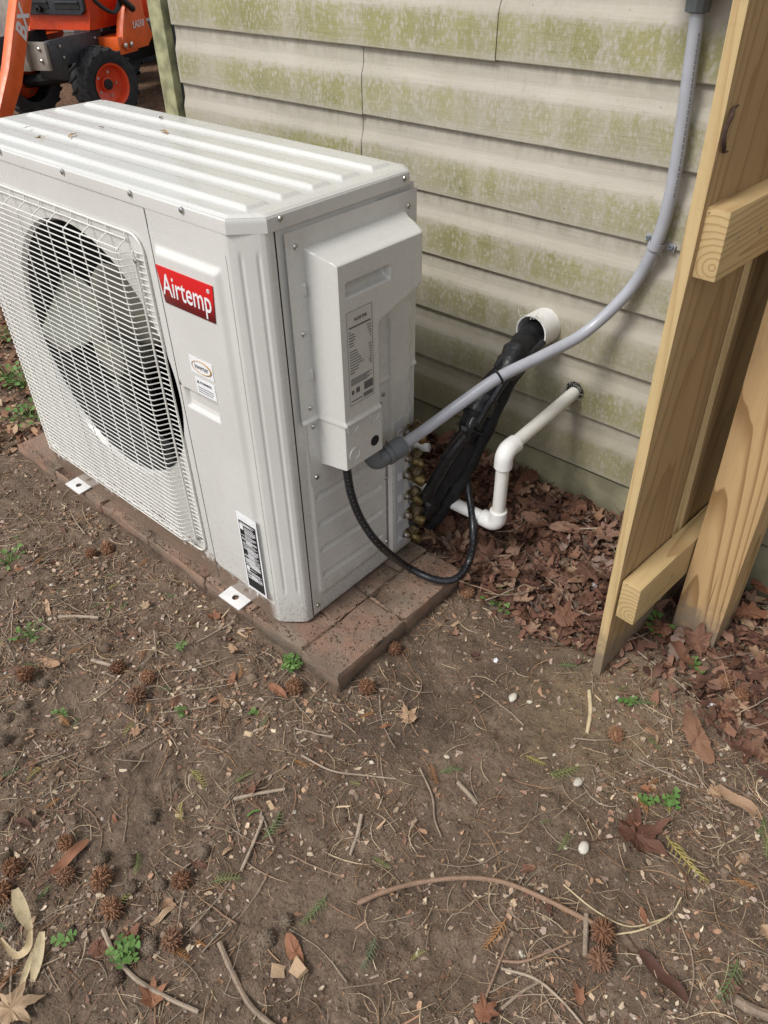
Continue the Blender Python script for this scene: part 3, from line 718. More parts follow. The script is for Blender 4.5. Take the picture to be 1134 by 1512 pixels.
for i in range(14, 40):
    p, q_ = cp[i], cp[i+1]; t_ = (q_-p).normalized(); n_ = (Vector(CAM)-p); n_ = (n_-t_*n_.dot(t_)).normalized(); n_ = (n_-t_.cross(n_)*.55).normalized()
    for f_ in (.1, .5): m.tube([p.lerp(q_, f_)+n_*.0116, p.lerp(q_, f_+.25)+n_*.0116], .0011, 4)
part('printed_marks', m, 'ink_grey', conduit)
e1, e2 = cp[-1], cp[-8]; dd = (e2-e1).normalized()
m = MB(); A = e1-dd*.014
m.lathe([(.016, 0), (.0205, .001), (.0205, .009), (.0188, .010), (.0188, .012), (.0205, .013), (.0205, .040), (.0190, .044), (.0125, .047)], A, dd, 26)
elb = [A+dd*.004, A-dd*.010, A-dd*.026+Vector((0, 0, .006)), Vector((A.x-.010, A.y-dd.y*.036, .362)), Vector((A.x-.010, A.y-dd.y*.036, .385))]
m.tube(spline(elb, 5), .0172, 16)
part('elbow_connector', m, 'fitting_grey', conduit, smooth=30)
tp = un((1030, 12), 1, cw); m = MB()
m.lathe([(.0135, -.006), (.0185, -.004), (.0195, .012), (.0195, .03), (.023, .032), (.023, .07)], tp, (.0, 0, 1), 12)
part('box_connector', m, 'fitting_grey', conduit, smooth=25)
stp = un((968, 362), 1, cw); m = MB()
td = (cp[50]-cp[48]).normalized(); wd = Vector((0, 1, 0)).cross(td).normalized()
arc = [stp+wd*(.0135*math.cos(a))+Vector((0, -1, 0))*(.0135*math.sin(a)) for a in [R(q) for q in range(0, 181, 15)]]
path = [stp+wd*.030+Vector((0, .020, 0)), stp+wd*.0145+Vector((0, .020, 0))]+arc+[stp-wd*.0145+Vector((0, .020, 0)), stp-wd*.030+Vector((0, .020, 0))]
rings = [[p+td*.0065, p+td*.0065+Vector((0, -.0016, 0)), p-td*.0065+Vector((0, -.0016, 0)), p-td*.0065] for p in path]
m.loft(rings, True, True)
st = part('strap', m, 'conduit_grey', conduit, smooth=40)
for s in (1, -1):
    o = MB().lathe([(.005, 0), (.005, .002), (.003, .0035), (.001, .0028)], stp+wd*(.0235*s)+Vector((0, .018, 0)), (0, -1, 0), 12).build('strap_screw', 'fitting_grey'); o.parent = st
bx = thing('disconnect_box', (tp.x+.03, YW-.06, tp.z+.06), 'grey electrical disconnect box on the siding above the conduit', 'electrical box')
part('box_body', MB().box(tp.x-.055, tp.x+.125, YW-.115, YW-.015, tp.z+.072, tp.z+.34), 'box_grey', bx, bevel=.006)
part('box_lid', MB().box(tp.x-.05, tp.x+.12, YW-.125, YW-.116, tp.z+.08, tp.z+.333), 'box_grey', bx, bevel=.003)

# ------------------------------------------------------------------ white sleeve and black insulated line set
sv = un((806, 481), 1, YW-.012)
sleeve = thing('wall_sleeve', tuple(sv), 'short cream plastic pipe sleeve sticking out of the siding', 'pipe sleeve')
tip = Vector((sv.x-.004, YW-.066, sv.z+.002)); back = Vector((sv.x, YW+.02, sv.z)); dd = (tip-back)
part('sleeve_pipe', MB().lathe([(.0385, 0), (.0385, dd.length), (.0350, dd.length), (.0350, .03)], back, dd, 40, False), 'pvc_white', sleeve, smooth=40)
m = MB(); rr = random.Random(5)
def fringe(m, c, r, n, a0, a1, axis=Vector((0, -1, 0)), L=.012):
    for i in range(n):
        a = R(rr.uniform(a0, a1)); p = c+Vector((math.cos(a)*r, 0, math.sin(a)*r)); q = p+Vector((rr.uniform(-1, 1)*L+math.cos(a)*L*.5, -rr.uniform(0, 1)*L*.5, rr.uniform(-1, 1)*L+math.sin(a)*L*.5)); k = p.lerp(q, .5)+Vector((rr.uniform(-1, 1), -1, rr.uniform(-1, 1)))*L*.3
        m.tube([p, k, q], .0005, 3, False)
fringe(m, Vector((tip.x, tip.y, tip.z)), .038, 14, 60, 170); part('frayed_edge', m, 'pvc_pipe', sleeve, fix=False)
line = thing('line_set', tuple(tip), 'black foam wrapped refrigerant line bundle running from the sleeve to the valves', 'pipe bundle')
S0 = Vector((sv.x, YW-.01, sv.z-.004))
main = [S0, tip+Vector((-.003, -.002, -.007)), un((757, 534), 1, YW-.150), un((716, 585), 1, YW-.215), un((690, 640), 1, YW-.275), un((660, 700), 1, YW-.305), un((632, 745), 1, YW-.325), un((606, 772), 1, .365)]
mp = spline(main, 8); nn = len(mp)
rad = [.032+.0035*math.sin(i*.55)+.002*math.sin(i*1.9) for i in range(nn)]
rad = [min(r*.84, .0235+.0006*i)*(1 if i < nn*.55 else .84) for i, r in enumerate(rad)]
part('insulated_pipe', MB().tube(mp, rad, 18), 'black_foam', line)
sec = [un((772, 530), 1, YW-.10), un((744, 574), 1, YW-.16), un((722, 622), 1, YW-.21), un((700, 668), 1, YW-.25), un((676, 715), 1, YW-.28), un((648, 757), 1, YW-.30), un((632, 775), 1, YW-.305)]
ps = spline(sec, 8); part('insulated_pipe', MB().tube(ps, [.0185+.0012*math.sin(i*.8)-(.010 if i == len(ps)-1 else 0) for i in range(len(ps))], 16), 'black_foam', line)
thr = [un((690, 640), 1, YW-.31), un((668, 668), 1, YW-.33), un((648, 700), 1, YW-.345), un((628, 735), 1, YW-.36)]
ps = spline(thr, 8); part('insulated_pipe', MB().tube(ps, .013, 14), 'black_tape', line)
cab = [un((802, 505), 1, YW-.09), un((788, 520), 1, YW-.12), un((768, 540), 1, YW-.16), un((746, 562), 1, YW-.195), un((724, 596), 1, YW-.24), un((702, 632), 1, YW-.285)]
ps = spline(cab, 8); part('control_cable', MB().tube(ps, .0075, 10), 'black_cable', line)
def wrap(i, L, dr, mat):
    m = MB(); m.tube([mp[j] for j in range(i, i+L)], [rad[j]+dr*(1+.25*math.sin(j*2.7)) for j in range(i, i+L)], 18); part('tape_wrap', m, mat, line)
wrap(14, 6, .0025, 'black_tape'); wrap(24, 5, .0035, 'black_tape'); wrap(33, 9, .004, 'black_foam'); wrap(46, 6, .003, 'black_tape')
def ziptie(c, d, r, tail):
    m = MB(); d = Vector(d).normalized(); a = d.orthogonal().normalized(); b = d.cross(a)
    m.tube([c+a*r*math.cos(t)+b*r*math.sin(t) for t in [2*math.pi*i/24 for i in range(25)]], .0024, 6, False)
    part('cable_tie', m, 'black_cable', line)
cz = cp[min(range(len(cp)), key=lambda i: (cp[i]-un((737, 557), 1, cw-.232)).length)]
ziptie(cz, cp[95]-cp[88], .0135, 0)
ziptie(mp[31], mp[32]-mp[30], rad[31]+.006, 0)
o = part('tie_clip', MB().box(-.006, .006, -.002, .002, -.004, .004), 'tractor_grey', line, bevel=.001); o.location = un((685, 633), 1, YW-.335)

# ------------------------------------------------------------------ black flexible cable loop
A0 = Vector((.046, .130, .385))
pts = [A0, un((513, 700), 0, .046), un((520, 735), 0, .052), un((536, 772), 0, .062), un((562, 806), 0, .078), un((600, 836), 2, .040), un((640, 855), 2, .016), un((672, 855), 2, .014), un((693, 828), 2, .030), un((699, 785), 2, .095), un((692, 725), 1, .455), un((686, 680), 1, .452), un((690, 640), 1, YW-.315), un((700, 615), 1, YW-.30)]
cable = thing('power_cable', tuple(pts[6]), 'black ribbed cable looping from the wiring cover over the bricks', 'cable')
cpath = spline(pts, 12)
part('cable_jacket', MB().tube(cpath, .0082, 12), 'black_cable', cable)
m = MB()
for i in range(6, len(cpath)-30, 2):
    p, q = cpath[i], cpath[i+1]; t = (q-p).normalized(); s = t.cross(Vector((.5, -.6, .6))).normalized(); nrm = s.cross(t)*-1
    if nrm.dot(Vector(CAM)-p) < 0: nrm = -nrm
    b = p+nrm*.0078; e = p.lerp(q, .45)+nrm*.0078
    m.tube([b, e], .0011, 4)
part('printed_marks', m, 'ink_grey', cable)

# ------------------------------------------------------------------ white drain pipe
hole = un((848, 578), 1, YW-.014); ye = .44
E1 = un((739, 664), 1, ye); E1.x = hole.x+.002; E2 = un((728, 771), 1, ye); E2.x = E1.x; E3 = Vector((E1.x-.30, ye, E2.z-.006))
drain = thing('drain_pipe', tuple(E2), 'white plastic drain pipe with two elbows coming out of the siding', 'pipe')
part('pipe_run', MB().tube([Vector((hole.x, YW+.03, hole.z)), E1+Vector((0, .02, 0))], .0142, 20), 'pvc_pipe', drain)
part('pipe_drop', MB().tube([E1+Vector((0, 0, -.015)), E2+Vector((0, 0, .015))], .0142, 20), 'pvc_pipe', drain)
part('pipe_foot', MB().tube([E2+Vector((-.015, 0, 0)), E3], .0142, 20), 'pvc_white', drain)
def elbow(c, d1, d2):
    m = MB(); d1 = Vector(d1); d2 = Vector(d2); L = .040; rb = .020; r = .0192
    pth = [c+d1*L, c+d1*(L-.002), c+d1*rb]; 
    ctr = c+(d1+d2)*rb
    for i in range(1, 8):
        a = math.pi/2*i/8; pth.append(ctr-d2*(rb*math.cos(a))-d1*(rb*math.sin(a)))
    pth += [c+d2*rb, c+d2*(L-.002), c+d2*L]
    m.tube(pth, [r-.0015]+[r]*(len(pth)-2)+[r-.0015], 24); return m
part('elbow', elbow(E1, (0, 1, 0), (0, 0, -1)), 'pvc_white', drain)
part('elbow', elbow(E2, (0, 0, 1), (-1, 0, 0)), 'pvc_white', drain)
m = MB(); rr = random.Random(9); fringe(m, hole+Vector((0, -.004, 0)), .018, 60, 0, 360, L=.008); part('frayed_hole', m, 'fringe_fibre', drain, fix=False)
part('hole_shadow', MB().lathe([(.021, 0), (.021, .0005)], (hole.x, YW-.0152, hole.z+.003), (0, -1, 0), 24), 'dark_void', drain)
wp = un((634, 661), 1, .40)
o = MB().tube([Vector((-.03, .385, wp.z-.006)), Vector((wp.x-.02, .392, wp.z-.003)), wp], .0095, 16).build('pipe_stub', 'pvc_white')
tag(o, 'short white pipe stub behind the topmost brass valves', 'pipe')

# ------------------------------------------------------------------ wooden fence end
FA = R(-4.5)
fence = thing('wooden_fence', (.521, .340, -.03), 'unpainted pine fence end with pickets, two rails and a square post', 'fence', None, FA, False)
fence.rotation_euler = (0, R(-1.0), FA)
def lumber(x0, x1, y0, y1, z0, z1, bev=.003, wob=.0012, cuts=10, seed=0):
    m = MB().box(x0, x1, y0, y1, z0, z1); me = m.mesh('lumber', 'wood_post', bevel=bev, seg=2); r = random.Random(seed)
    bm = bmesh.new(); bm.from_mesh(me); ax = max(range(3), key=lambda i: (x1-x0, y1-y0, z1-z0)[i])
    bmesh.ops.subdivide_edges(bm, edges=[e for e in bm.edges if e.calc_length() > .1], cuts=cuts)
    ph = r.uniform(0, 6)
    for v in bm.verts:
        t = v.co[ax]
        for i in range(3):
            if i != ax: v.co[i] += wob*math.sin(t*7+ph+i*2)+wob*.5*math.sin(t*23+ph*2+i)
    bm.to_mesh(me); bm.free(); return me
def fpart(name, me, mat, loc=(0, 0, 0), rot=(0, 0, 0), edge=None):
    me.materials[0] = MAT[mat]; me.name = name
    if edge:
        me.materials.append(MAT[edge])
        for p in me.polygons:
            if abs(p.normal.x) < .7: p.material_index = 1
    o = link(name, me); o.parent = fence; o.location = loc; o.rotation_euler = rot; return o
fpart('picket', lumber(-.0195, 0, 0, .186, 0, 1.9, seed=1), 'wood_picket', (-.001, .0, -.03), (0, 0, 0), 'wood_picket_edge')
fpart('picket', lumber(-.0195, 0, 0, .155, 0, 1.9, seed=2), 'wood_picket', (-.001, .213, -.03), (0, 0, 0), 'wood_picket_edge')
fpart('rail', lumber(0, .0375, 0, .375, 0, .089, cuts=4, wob=.0008, seed=3), 'wood_rail', (.001, .004, .160))
fpart('rail', lumber(0, .0375, 0, .375, 0, .092, cuts=4, wob=.0008, seed=4), 'wood_rail', (-.006, .010, .805))
fpart('post', lumber(0, .091, 0, .091, 0, 1.95, bev=.004, wob=.001, seed=5), 'wood_post', (.0415, .196, -.12), (0, 0, R(3)))
for y, z in ((.04, .205), (.13, .20), (.05, .852), (.12, .848)):
    o = MB().lathe([(.0046, 0), (.0044, .0008), (.0018, .0002)], (0, 0, 0), (1, 0, 0), 10).build('screw_head', 'fitting_grey'); o.parent = fence; o.location = (.0385 if z < .5 else .0315, y, z)
m = MB().tube([(.001+.004*(abs(i-4) < 3), .030-.030*math.sin(i/8*math.pi), .985+.026*math.cos(i/8*math.pi)) for i in range(9)], [.001, .0022, .003, .0026, .0028, .003, .0026, .0022, .001], 6)
o = m.build('bark_scar', 'bark'); o.parent = fence; o.location = (.0005, -.001, 0)
for y, z in ((.055, .885), (.12, .60), (.10, .655)):
    o = MB().lathe([(.0062, 0), (.0045, .0008), (.002, .0004)], (0, y, z), (1, 0, 0), 10).build('knot', 'bark'); o.parent = fence; o.location = (-.0016+.0104*z*.0, 0, 0); o.scale = (1, .6, 1)

# ------------------------------------------------------------------ tractor in the yard behind
TZ = float(ground_z(-5.2, 2.6))
tr = thing('tractor', (-5.256, 2.60, TZ), 'orange compact tractor with front loader parked on the leaf litter', 'tractor', None, R(26), False)
def tp_(name, mb, mat, parent=None, **k):
    o = mb.build(name, mat, None, **k); o.parent = parent or tr; return o
def wheel(x, y, r, wdt, steer, rimr, side):
    prof = [(rimr, -wdt*.40), (r*.80, -wdt*.5), (r*.93, -wdt*.47), (r*.97, -wdt*.3), (r*.975, 0), (r*.97, wdt*.3), (r*.93, wdt*.47), (r*.80, wdt*.5), (rimr, wdt*.40)]
    rt = bpy.data.objects.new('wheel', None); col.objects.link(rt); rt.parent = tr; rt.location = (x, y, r-.012); rt.rotation_euler.z = steer
    ty = MB().lathe(prof, (0, 0, 0), (1, 0, 0), 40, False)
    for i in range(18):
        for s in (-1, 1):
            a = 2*math.pi*(i+.5*(s > 0))/18; pts = []
            for t in range(4):
                xx_ = s*wdt*(.02+.16*t); aa = a+.075*t; rr_ = r*(.985 if t < 3 else .95); pts.append(Vector((xx_, rr_*math.cos(aa), rr_*math.sin(aa))))
            ty.tube(pts, r*.045, 5)
    t_ = ty.build('tyre', 'tyre', None, smooth=40); t_.parent = rt
    f = side*wdt
    rm = MB().lathe([(rimr*1.04, f*.44), (rimr*1.06, f*.46), (rimr*.95, f*.42), (rimr*.88, f*.15), (rimr*.5, f*.05), (rimr*.36, f*.05), (rimr*.34, f*.16), (.02, f*.17)], (0, 0, 0), (1, 0, 0), 32, False).build('rim', 'rim_orange', None, smooth=30); rm.parent = rt
    hb = MB().lathe([(rimr*.26, f*.17), (rimr*.26, f*.22), (.004, f*.23)], (0, 0, 0), (1, 0, 0), 18, False).build('hub_cap', 'tractor_black'); hb.parent = rt
    for i in range(5):
        a = i*1.2566; b = MB().lathe([(.011, 0), (.011, .012)], (f*.06, rimr*.6*math.cos(a), rimr*.6*math.sin(a)), (side, 0, 0), 6).build('lug_nut', 'steel'); b.parent = rt
wheel(.34, 0, .235, .215, R(-24), .135, 1); wheel(-.34, 0, .235, .215, R(-24), .135, -1)
wheel(.44, 1.38, .33, .30, 0, .165, 1); wheel(-.44, 1.38, .33, .30, 0, .165, -1)
tp_('front_axle', MB().tube([(-.34, 0, .22), (0, .02, .26), (.34, 0, .22)], .045, 10), 'tractor_black')
tp_('chassis', MB().box(-.13, .13, -.1, 1.55, .25, .46), 'tractor_black', bevel=.02)
hd = [(-.27, .55), (-.30, .66), (-.29, .90), (-.20, 1.0), (0, 1.03), (.20, 1.0), (.29, .90), (.30, .66), (.27, .55)]
m = MB(); m.loft([[(x*q2, y, .55+(z-.55)*q) for x, z in hd] for y, q2, q in ((.09, .92, .80), (.12, .98, .92), (.20, 1, .97), (1.1, 1.03, 1.06))], True, True)
hood = tp_('hood', m, 'hood_red', smooth=30)
gl = [(-.23, .645), (-.262, .675), (-.265, .86), (-.18, .95), (.18, .95), (.265, .86), (.262, .675), (.23, .645)]
m = MB(); m.loft([[(x, .085, z) for x, z in gl], [(x*.97, .055, .65+(z-.65)*.97) for x, z in gl]], True, True)
grl = tp_('front_grille', m, 'tractor_grey', bevel=.008)
for sx in (-1, 1):
    for j in range(4):
        o = MB().box(min(sx*.03, sx*.225), max(sx*.03, sx*.225), .0505, .054, .682+j*.06, .718+j*.06).build('grille_slot', 'tractor_black'); o.parent = grl
        o = MB().box(min(sx*.03, sx*.225), max(sx*.03, sx*.225), .042, .0545, .7205+j*.06, .7305+j*.06).build('grille_bar', 'tractor_grey'); o.parent = grl
o = MB().lathe([(.022, 0), (.022, .03), (.012, .032), (.012, .02)], (-.10, .052, .682), (0, -1, 0), 14).build('towing_pin', 'tractor_black'); o.parent = grl
tp_('bumper_plate', MB().box(-.04, .235, -.46, -.42, .37, .54), 'guard_grey', bevel=.008)
for x in (.22, -.25): tp_('frame_beam', MB().box(x, x+.03, -.425, .22, .38, .545), 'tractor_grey', bevel=.004)
bl = MB().lathe([(.012, 0), (.012, .008), (.006, .012)], (0, 0, 0), (0, -1, 0), 8).mesh('bolt', 'steel')
for x, z in ((.19, .50), (.19, .43)): share('bolt', bl, tr, (x, -.461, z))
for y, z in ((-.32, .50), (-.30, .43), (.12, .50)): share('bolt', bl, tr, (.251, y, z), (0, 0, R(90)))
tp_('guard_upright', MB().prism([(-.50, .37), (-.461, .37), (-.461, .60), (-.45, 1.15), (-.50, 1.15), (-.53, .56)], 0, .00, .11), 'guard_grey', bevel=.006)
tp_('guard_bar', MB().tube([(-.3, -.48, 1.17), (.3, -.48, 1.17)], .025, 10), 'guard_grey')
for s in (1, -1):
    la = tp_('loader_tower', MB().prism([(.20, .46), (.26, .58), (.33, .68), (.28, .88), (.30, 1.28), (.56, 1.28), (.58, .60), (.66, .46), (.56, .40), (.24, .40)], 0, s*.40-.03, s*.40+.03), 'tractor_orange', bevel=.01)
    tp_('loader_bracket', MB().box(min(s*.25, s*.38), max(s*.25, s*.42), .16, .42, .385, .50), 'tractor_orange', bevel=.008)
    for y, z in ((.22, .44), (.30, .44), (.42, .76), (.42, .95)):
        b = MB().lathe([(.02, 0), (.02, .012), (.008, .016)], (s*.432, y, z), (s, 0, 0), 10).build('pivot_pin', 'steel'); b.parent = la
    arm = [(.40, 1.22), (-.40, 1.20), (-.62, 1.08), (-1.12, .40), (-1.42, .14), (-1.47, .22), (-1.20, .50), (-.72, 1.16), (-.50, 1.30), (.40, 1.34)]
    lm = tp_('loader_arm', MB().prism(arm, 0, s*.47-.03, s*.47+.03), 'tractor_orange', bevel=.008)
    if s > 0:
        me = text_mesh('arm_text', 'BX', .13, 'ink_white', .001, .004, .2); o = link('arm_text', me); o.parent = lm; o.location = (.5015, -.97, .70); o.rotation_euler = (R(90), R(-54), R(90))
    tp_('hydraulic_ram', MB().tube([(s*.47, .36, .66), (s*.47, -.5, 1.12)], .024, 10), 'tractor_black')
for k_ in range(2): tp_('hydraulic_hose', MB().tube(spline([(.44, .30, .72+.05*k_), (.46, .10, .66), (.40, -.05, .80), (.36, .18+.1*k_, 1.0)], 6), .012, 8), 'tractor_black')
me = text_mesh('model_text', 'LA210', .062, 'ink_white', .001, .001, .15); o = link('model_text', me); o.parent = tr; o.location = (.4325, .46, .555); o.rotation_euler = (R(90), 0, R(90))
m = MB()
m.box(-.62, .62, -1.56, -1.52, .06, .46); m.box(-.62, .62, -1.95, -1.52, .03, .06)
tp_('loader_bucket', m, 'tractor_orange', bevel=.005)
tp_('seat', MB().box(-.2, .2, 1.15, 1.55, .78, .9).box(-.2, .2, 1.5, 1.6, .88, 1.25), 'tractor_black', bevel=.03)
for s in (1, -1): tp_('fender', MB().prism([(1.0, .62), (1.05, .78), (1.25, .86), (1.55, .86), (1.72, .74), (1.75, .62), (1.68, .7), (1.5, .78), (1.25, .78), (1.12, .7)], 0, s*.44-.14, s*.44+.14), 'tractor_orange', bevel=.01)
m = MB().tube([(-.45, 1.65, .6), (-.45, 1.65, 1.9), (.45, 1.65, 1.9), (.45, 1.65, .6)], .03, 8); tp_('roll_bar', m, 'tractor_black')
# pale outbuilding on skids behind the tractor
ob = thing('outbuilding', (-8.2, 3.9, -.05), 'white outbuilding raised on skids behind the tractor', 'building')
OB = un((190, 92), 2, .02)
bdirx = Vector((.30, .954, 0))
def obox(m, u0, u1, v0, v1, z0, z1):
    c = Vector((-6.95, 3.55, 0)); vx = Vector((-bdirx.y, bdirx.x, 0)); vs = []
    for z in (z0, z1):
        for u, v in ((u0, v0), (u1, v0), (u1, v1), (u0, v1)): q = c+bdirx*u+vx*v; vs.append((q.x, q.y, z))
    m.add(vs, [(0, 3, 2, 1), (4, 5, 6, 7), (0, 1, 5, 4), (1, 2, 6, 5), (2, 3, 7, 6), (3, 0, 4, 7)]); return m
part('wall', obox(MB(), -3, 3, 0, 3, .28, 2.6), 'shed_white', ob, bevel=.01)
part('sill_beam', obox(MB(), -3.02, 3.02, -.03, 3, .17, .275), 'guard_grey', ob, bevel=.008)
for i in range(4): part('skid_block', obox(MB(), -2.6+i*1.7, -2.3+i*1.7, .3, .6, -.15, .168), 'tractor_grey', ob, bevel=.01)
part('crawl_gap_shade', obox(MB(), -2.9, 2.9, .9, 2.9, -.1, .165), 'dark_void', ob)  # dark block standing in for the shade in the open crawl gap

# ------------------------------------------------------------------ litter helpers
def G(px, off=0.0):
    z = -.045
    for _ in range(6): p = un(px, 2, z+off); z = float(ground_z(p.x, p.y))
    p.z = z+off; return p
def to_px(x, y, z):
    v = np.stack([x-CAM[0], y-CAM[1], z-CAM[2]], -1); d = v@AF
    return 567+FPX*(v@AR)/d, 756-FPX*(v@AU)/d, d
def scatter_pts(n, x0, x1, y0, y1, dens, margin=220):
    X = []; Y = []; c = 0
    while c < n:
        x = rng.uniform(x0, x1, 4*n); y = rng.uniform(y0, y1, 4*n); z = ground_z(x, y)
        u, v, d = to_px(x, y, z)
        ok = (d > .1) & (u > -margin) & (u < 1134+margin) & (v < 1512+margin) & (v > -50)
        ok &= ~((x > -1.136) & (x < .155) & (y > -.034) & (y < .40)) & (y < YW-.006) & ~((x > .555) & (x < .67) & (y > .53))
        ok &= rng.random(len(x)) < dens(x, y)
        X.append(x[ok]); Y.append(y[ok]); c += ok.sum()
        n_try = len(X)
        if n_try > 40: break
    X = np.concatenate(X)[:n]; Y = np.concatenate(Y)[:n]; return X, Y, ground_z(X, Y)
def soil_dens(x, y):
    bare = np.exp(-(((x-.36)/.24)**2+((y-.08)/.20)**2)); lf = sstep(-(x+.15*y), -.55, .1)
    return .04+.96*np.clip((1-.6*bare)*(.5+.5*np.maximum(lf, sstep(x, .5, .75)))*(.35+2.0*(fbm(x, y, 8, 2, 90)+.3)), .0, 1)**1.7
def heap_dens(x, y):
    right = sstep(y+.05*fbm(x, y, 20, 2, 33), .33, .43)*sstep(x, .12, .17)
    behind = sstep(y, .40, .43)*sstep(x, -.5, -.3)
    return np.maximum(right, behind)*(1-.7*sstep(x, .50, .56)*(1-sstep(x, .68, .74)))
def stuff_mesh(name, tv, tf, pos, rot, scl, colr, label=None):
    """one template (verts, tris) repeated; everything vectorised"""
    tv = np.asarray(tv, float); tf = np.asarray(tf, int); n = len(pos); k = len(tv)
    co = np.einsum('nij,nkj->nki', rot, tv[None]*scl[:, None, :])+pos[:, None, :]
    fi = (tf[None]+(np.arange(n)*k)[:, None, None]).reshape(-1, 3)
    me = bpy.data.meshes.new(name); me.vertices.add(n*k); me.vertices.foreach_set('co', co.ravel())
    me.loops.add(fi.size); me.loops.foreach_set('vertex_index', fi.ravel().astype(np.int32)); me.polygons.add(len(fi)); me.polygons.foreach_set('loop_start', np.arange(0, fi.size, 3, dtype=np.int32))
    me.update(calc_edges=True); ca = me.color_attributes.new('Col', 'FLOAT_COLOR', 'POINT')
    cc = np.ones((n, k, 4)); cc[:, :, :3] = colr[:, None, :]; ca.data.foreach_set('color', cc.ravel())
    me.materials.append(MAT['litter']); me.validate()
    o = bpy.data.objects.new(name, me); col.objects.link(o); tag(o, label, None, None, 'stuff'); return o
def eul(n, tilt):
    a = rng.uniform(0, 2*math.pi, n); b = rng.normal(0, tilt, n); c = rng.normal(0, tilt, n)
    ca, sa, cb, sb_, cc, sc_ = np.cos(a), np.sin(a), np.cos(b), np.sin(b), np.cos(c), np.sin(c); Z = np.zeros(n); I = np.ones(n)
    Rz = np.stack([ca, -sa, Z, sa, ca, Z, Z, Z, I], -1).reshape(n, 3, 3); Rx = np.stack([I, Z, Z, Z, cb, -sb_, Z, sb_, cb], -1).reshape(n, 3, 3); Ry = np.stack([cc, Z, sc_, Z, I, Z, -sc_, Z, cc], -1).reshape(n, 3, 3)
    return Rz@Rx@Ry
def pick(cols, n, j=.18):
    c = np.asarray(cols)[rng.integers(0, len(cols), n)]; return np.clip(c*rng.normal(1, j, (n, 1)), .008, .8)
# templates
octa = ([(1, 0, 0), (.1, .9, .1), (-.9, .1, 0), (0, -1, .1), (.1, .1, .8), (0, 0, -.7)], [(0, 1, 4), (1, 2, 4), (2, 3, 4), (3, 0, 4), (1, 0, 5), (2, 1, 5), (3, 2, 5), (0, 3, 5)])
bm = bmesh.new(); bmesh.ops.create_icosphere(bm, subdivisions=2, radius=1)
r_ = random.Random(2)
for v in bm.verts: v.co *= r_.uniform(.72, 1.12)
lump = ([tuple(v.co) for v in bm.verts], [tuple(q.index for q in f.verts) for f in bm.faces]); bm.free()
def needle_t(bend):
    V = []; F = []
    for i in range(5):
        t = i/4-.5; w = .78 if 0 < i < 4 else .35
        for j in range(3): a = 2.0944*j; V.append((t, bend*(.25-t*t)*2+w*.016*math.cos(a), w*.016*math.sin(a)+bend*.15*(.25-t*t)))
    for i in range(4):
        for j in range(3): k_ = (j+1) % 3; a, b, c, d = i*3+j, i*3+k_, (i+1)*3+k_, (i+1)*3+j; F += [(a, b, c), (a, c, d)]
    return V, F
def frag_t(seed):
    q = random.Random(seed); n = 7; V = [(0, 0, .12)]
    for i in range(n): a = 6.283*i/n; r = q.uniform(.5, 1.05); V.append((r*math.cos(a), .62*r*math.sin(a), q.uniform(-.1, .3)))
    return V, [(0, 1+i, 1+(i+1) % n) for i in range(n)]
def sub(name, tpl, n, size, aspect, cols, tilt, lift, area=None, dens=None, sink=.0, margin=220, label=None):
    x0, x1, y0, y1 = area or (-1.9, 1.5, -1.2, YW)
    X, Y, Z = scatter_pts(n, x0, x1, y0, y1, dens or soil_dens, margin); n = len(X)
    s = size[0]+(size[1]-size[0])*rng.random(n)**2.2
    S = np.stack([s*aspect[0], s*aspect[1]*rng.uniform(.7, 1.2, n), s*aspect[2]*rng.uniform(.7, 1.2, n)], -1)
    pos = np.stack([X, Y, Z+lift*rng.random(n)-sink*s], -1)
    return stuff_mesh(name, tpl[0], tpl[1], pos, eul(n, tilt), S, pick(cols, n), label)
SOILC = [(.12, .083, .058), (.17, .122, .086), (.095, .066, .046), (.22, .162, .116), (.14, .098, .070)]
TANC = [(.44, .33, .23), (.33, .22, .15), (.24, .14, .095), (.52, .42, .30), (.18, .10, .068), (.36, .21, .13), (.30, .22, .17), (.40, .30, .24)]
sub('soil_crumbs', octa, 48000, (.0010, .0052), (1, .8, .6), SOILC, .6, .0006, sink=.15, label='loose crumbs of damp brown soil')
sub('soil_clods', lump, 1500, (.003, .014), (1, .85, .62), SOILC, .6, 0, sink=.35, dens=lambda x, y: soil_dens(x, y)*sstep(.55-x-.3*y, 0, .5)+.05, label='rough soil clods on the bare ground')
sub('grit', octa, 4300, (.0008, .0030), (1, .8, .6), [(.4, .33, .24), (.5, .44, .35), (.3, .24, .17), (.38, .28, .17)], .6, .0006, label='pale grit and tiny stones in the soil')
for i in range(5):
    sub('leaf_crumbs', frag_t(i), 5200, (.0014, .0100), (1, .8, .7), TANC, .38, .0025, label='crumbled bits of dry leaf over the soil')
for i, b in enumerate((.1, -.25, .5)):
    sub('pine_needles', needle_t(b), 6200, (.012, .080), (1, 1, 1), [(.34, .20, .11), (.42, .30, .19), (.25, .14, .085), (.50, .39, .26), (.32, .26, .19)], .07, .004, label='dry brown needles and stalks strewn over the soil')
def wm(t): return t[0], t[1]
sub('splinters', needle_t(.02), 1800, (.010, .032), (1, 3.2, 2.2), [(.5, .4, .27), (.42, .32, .2), (.34, .22, .13)], .12, .003, label='pale wood splinters scattered on the soil')
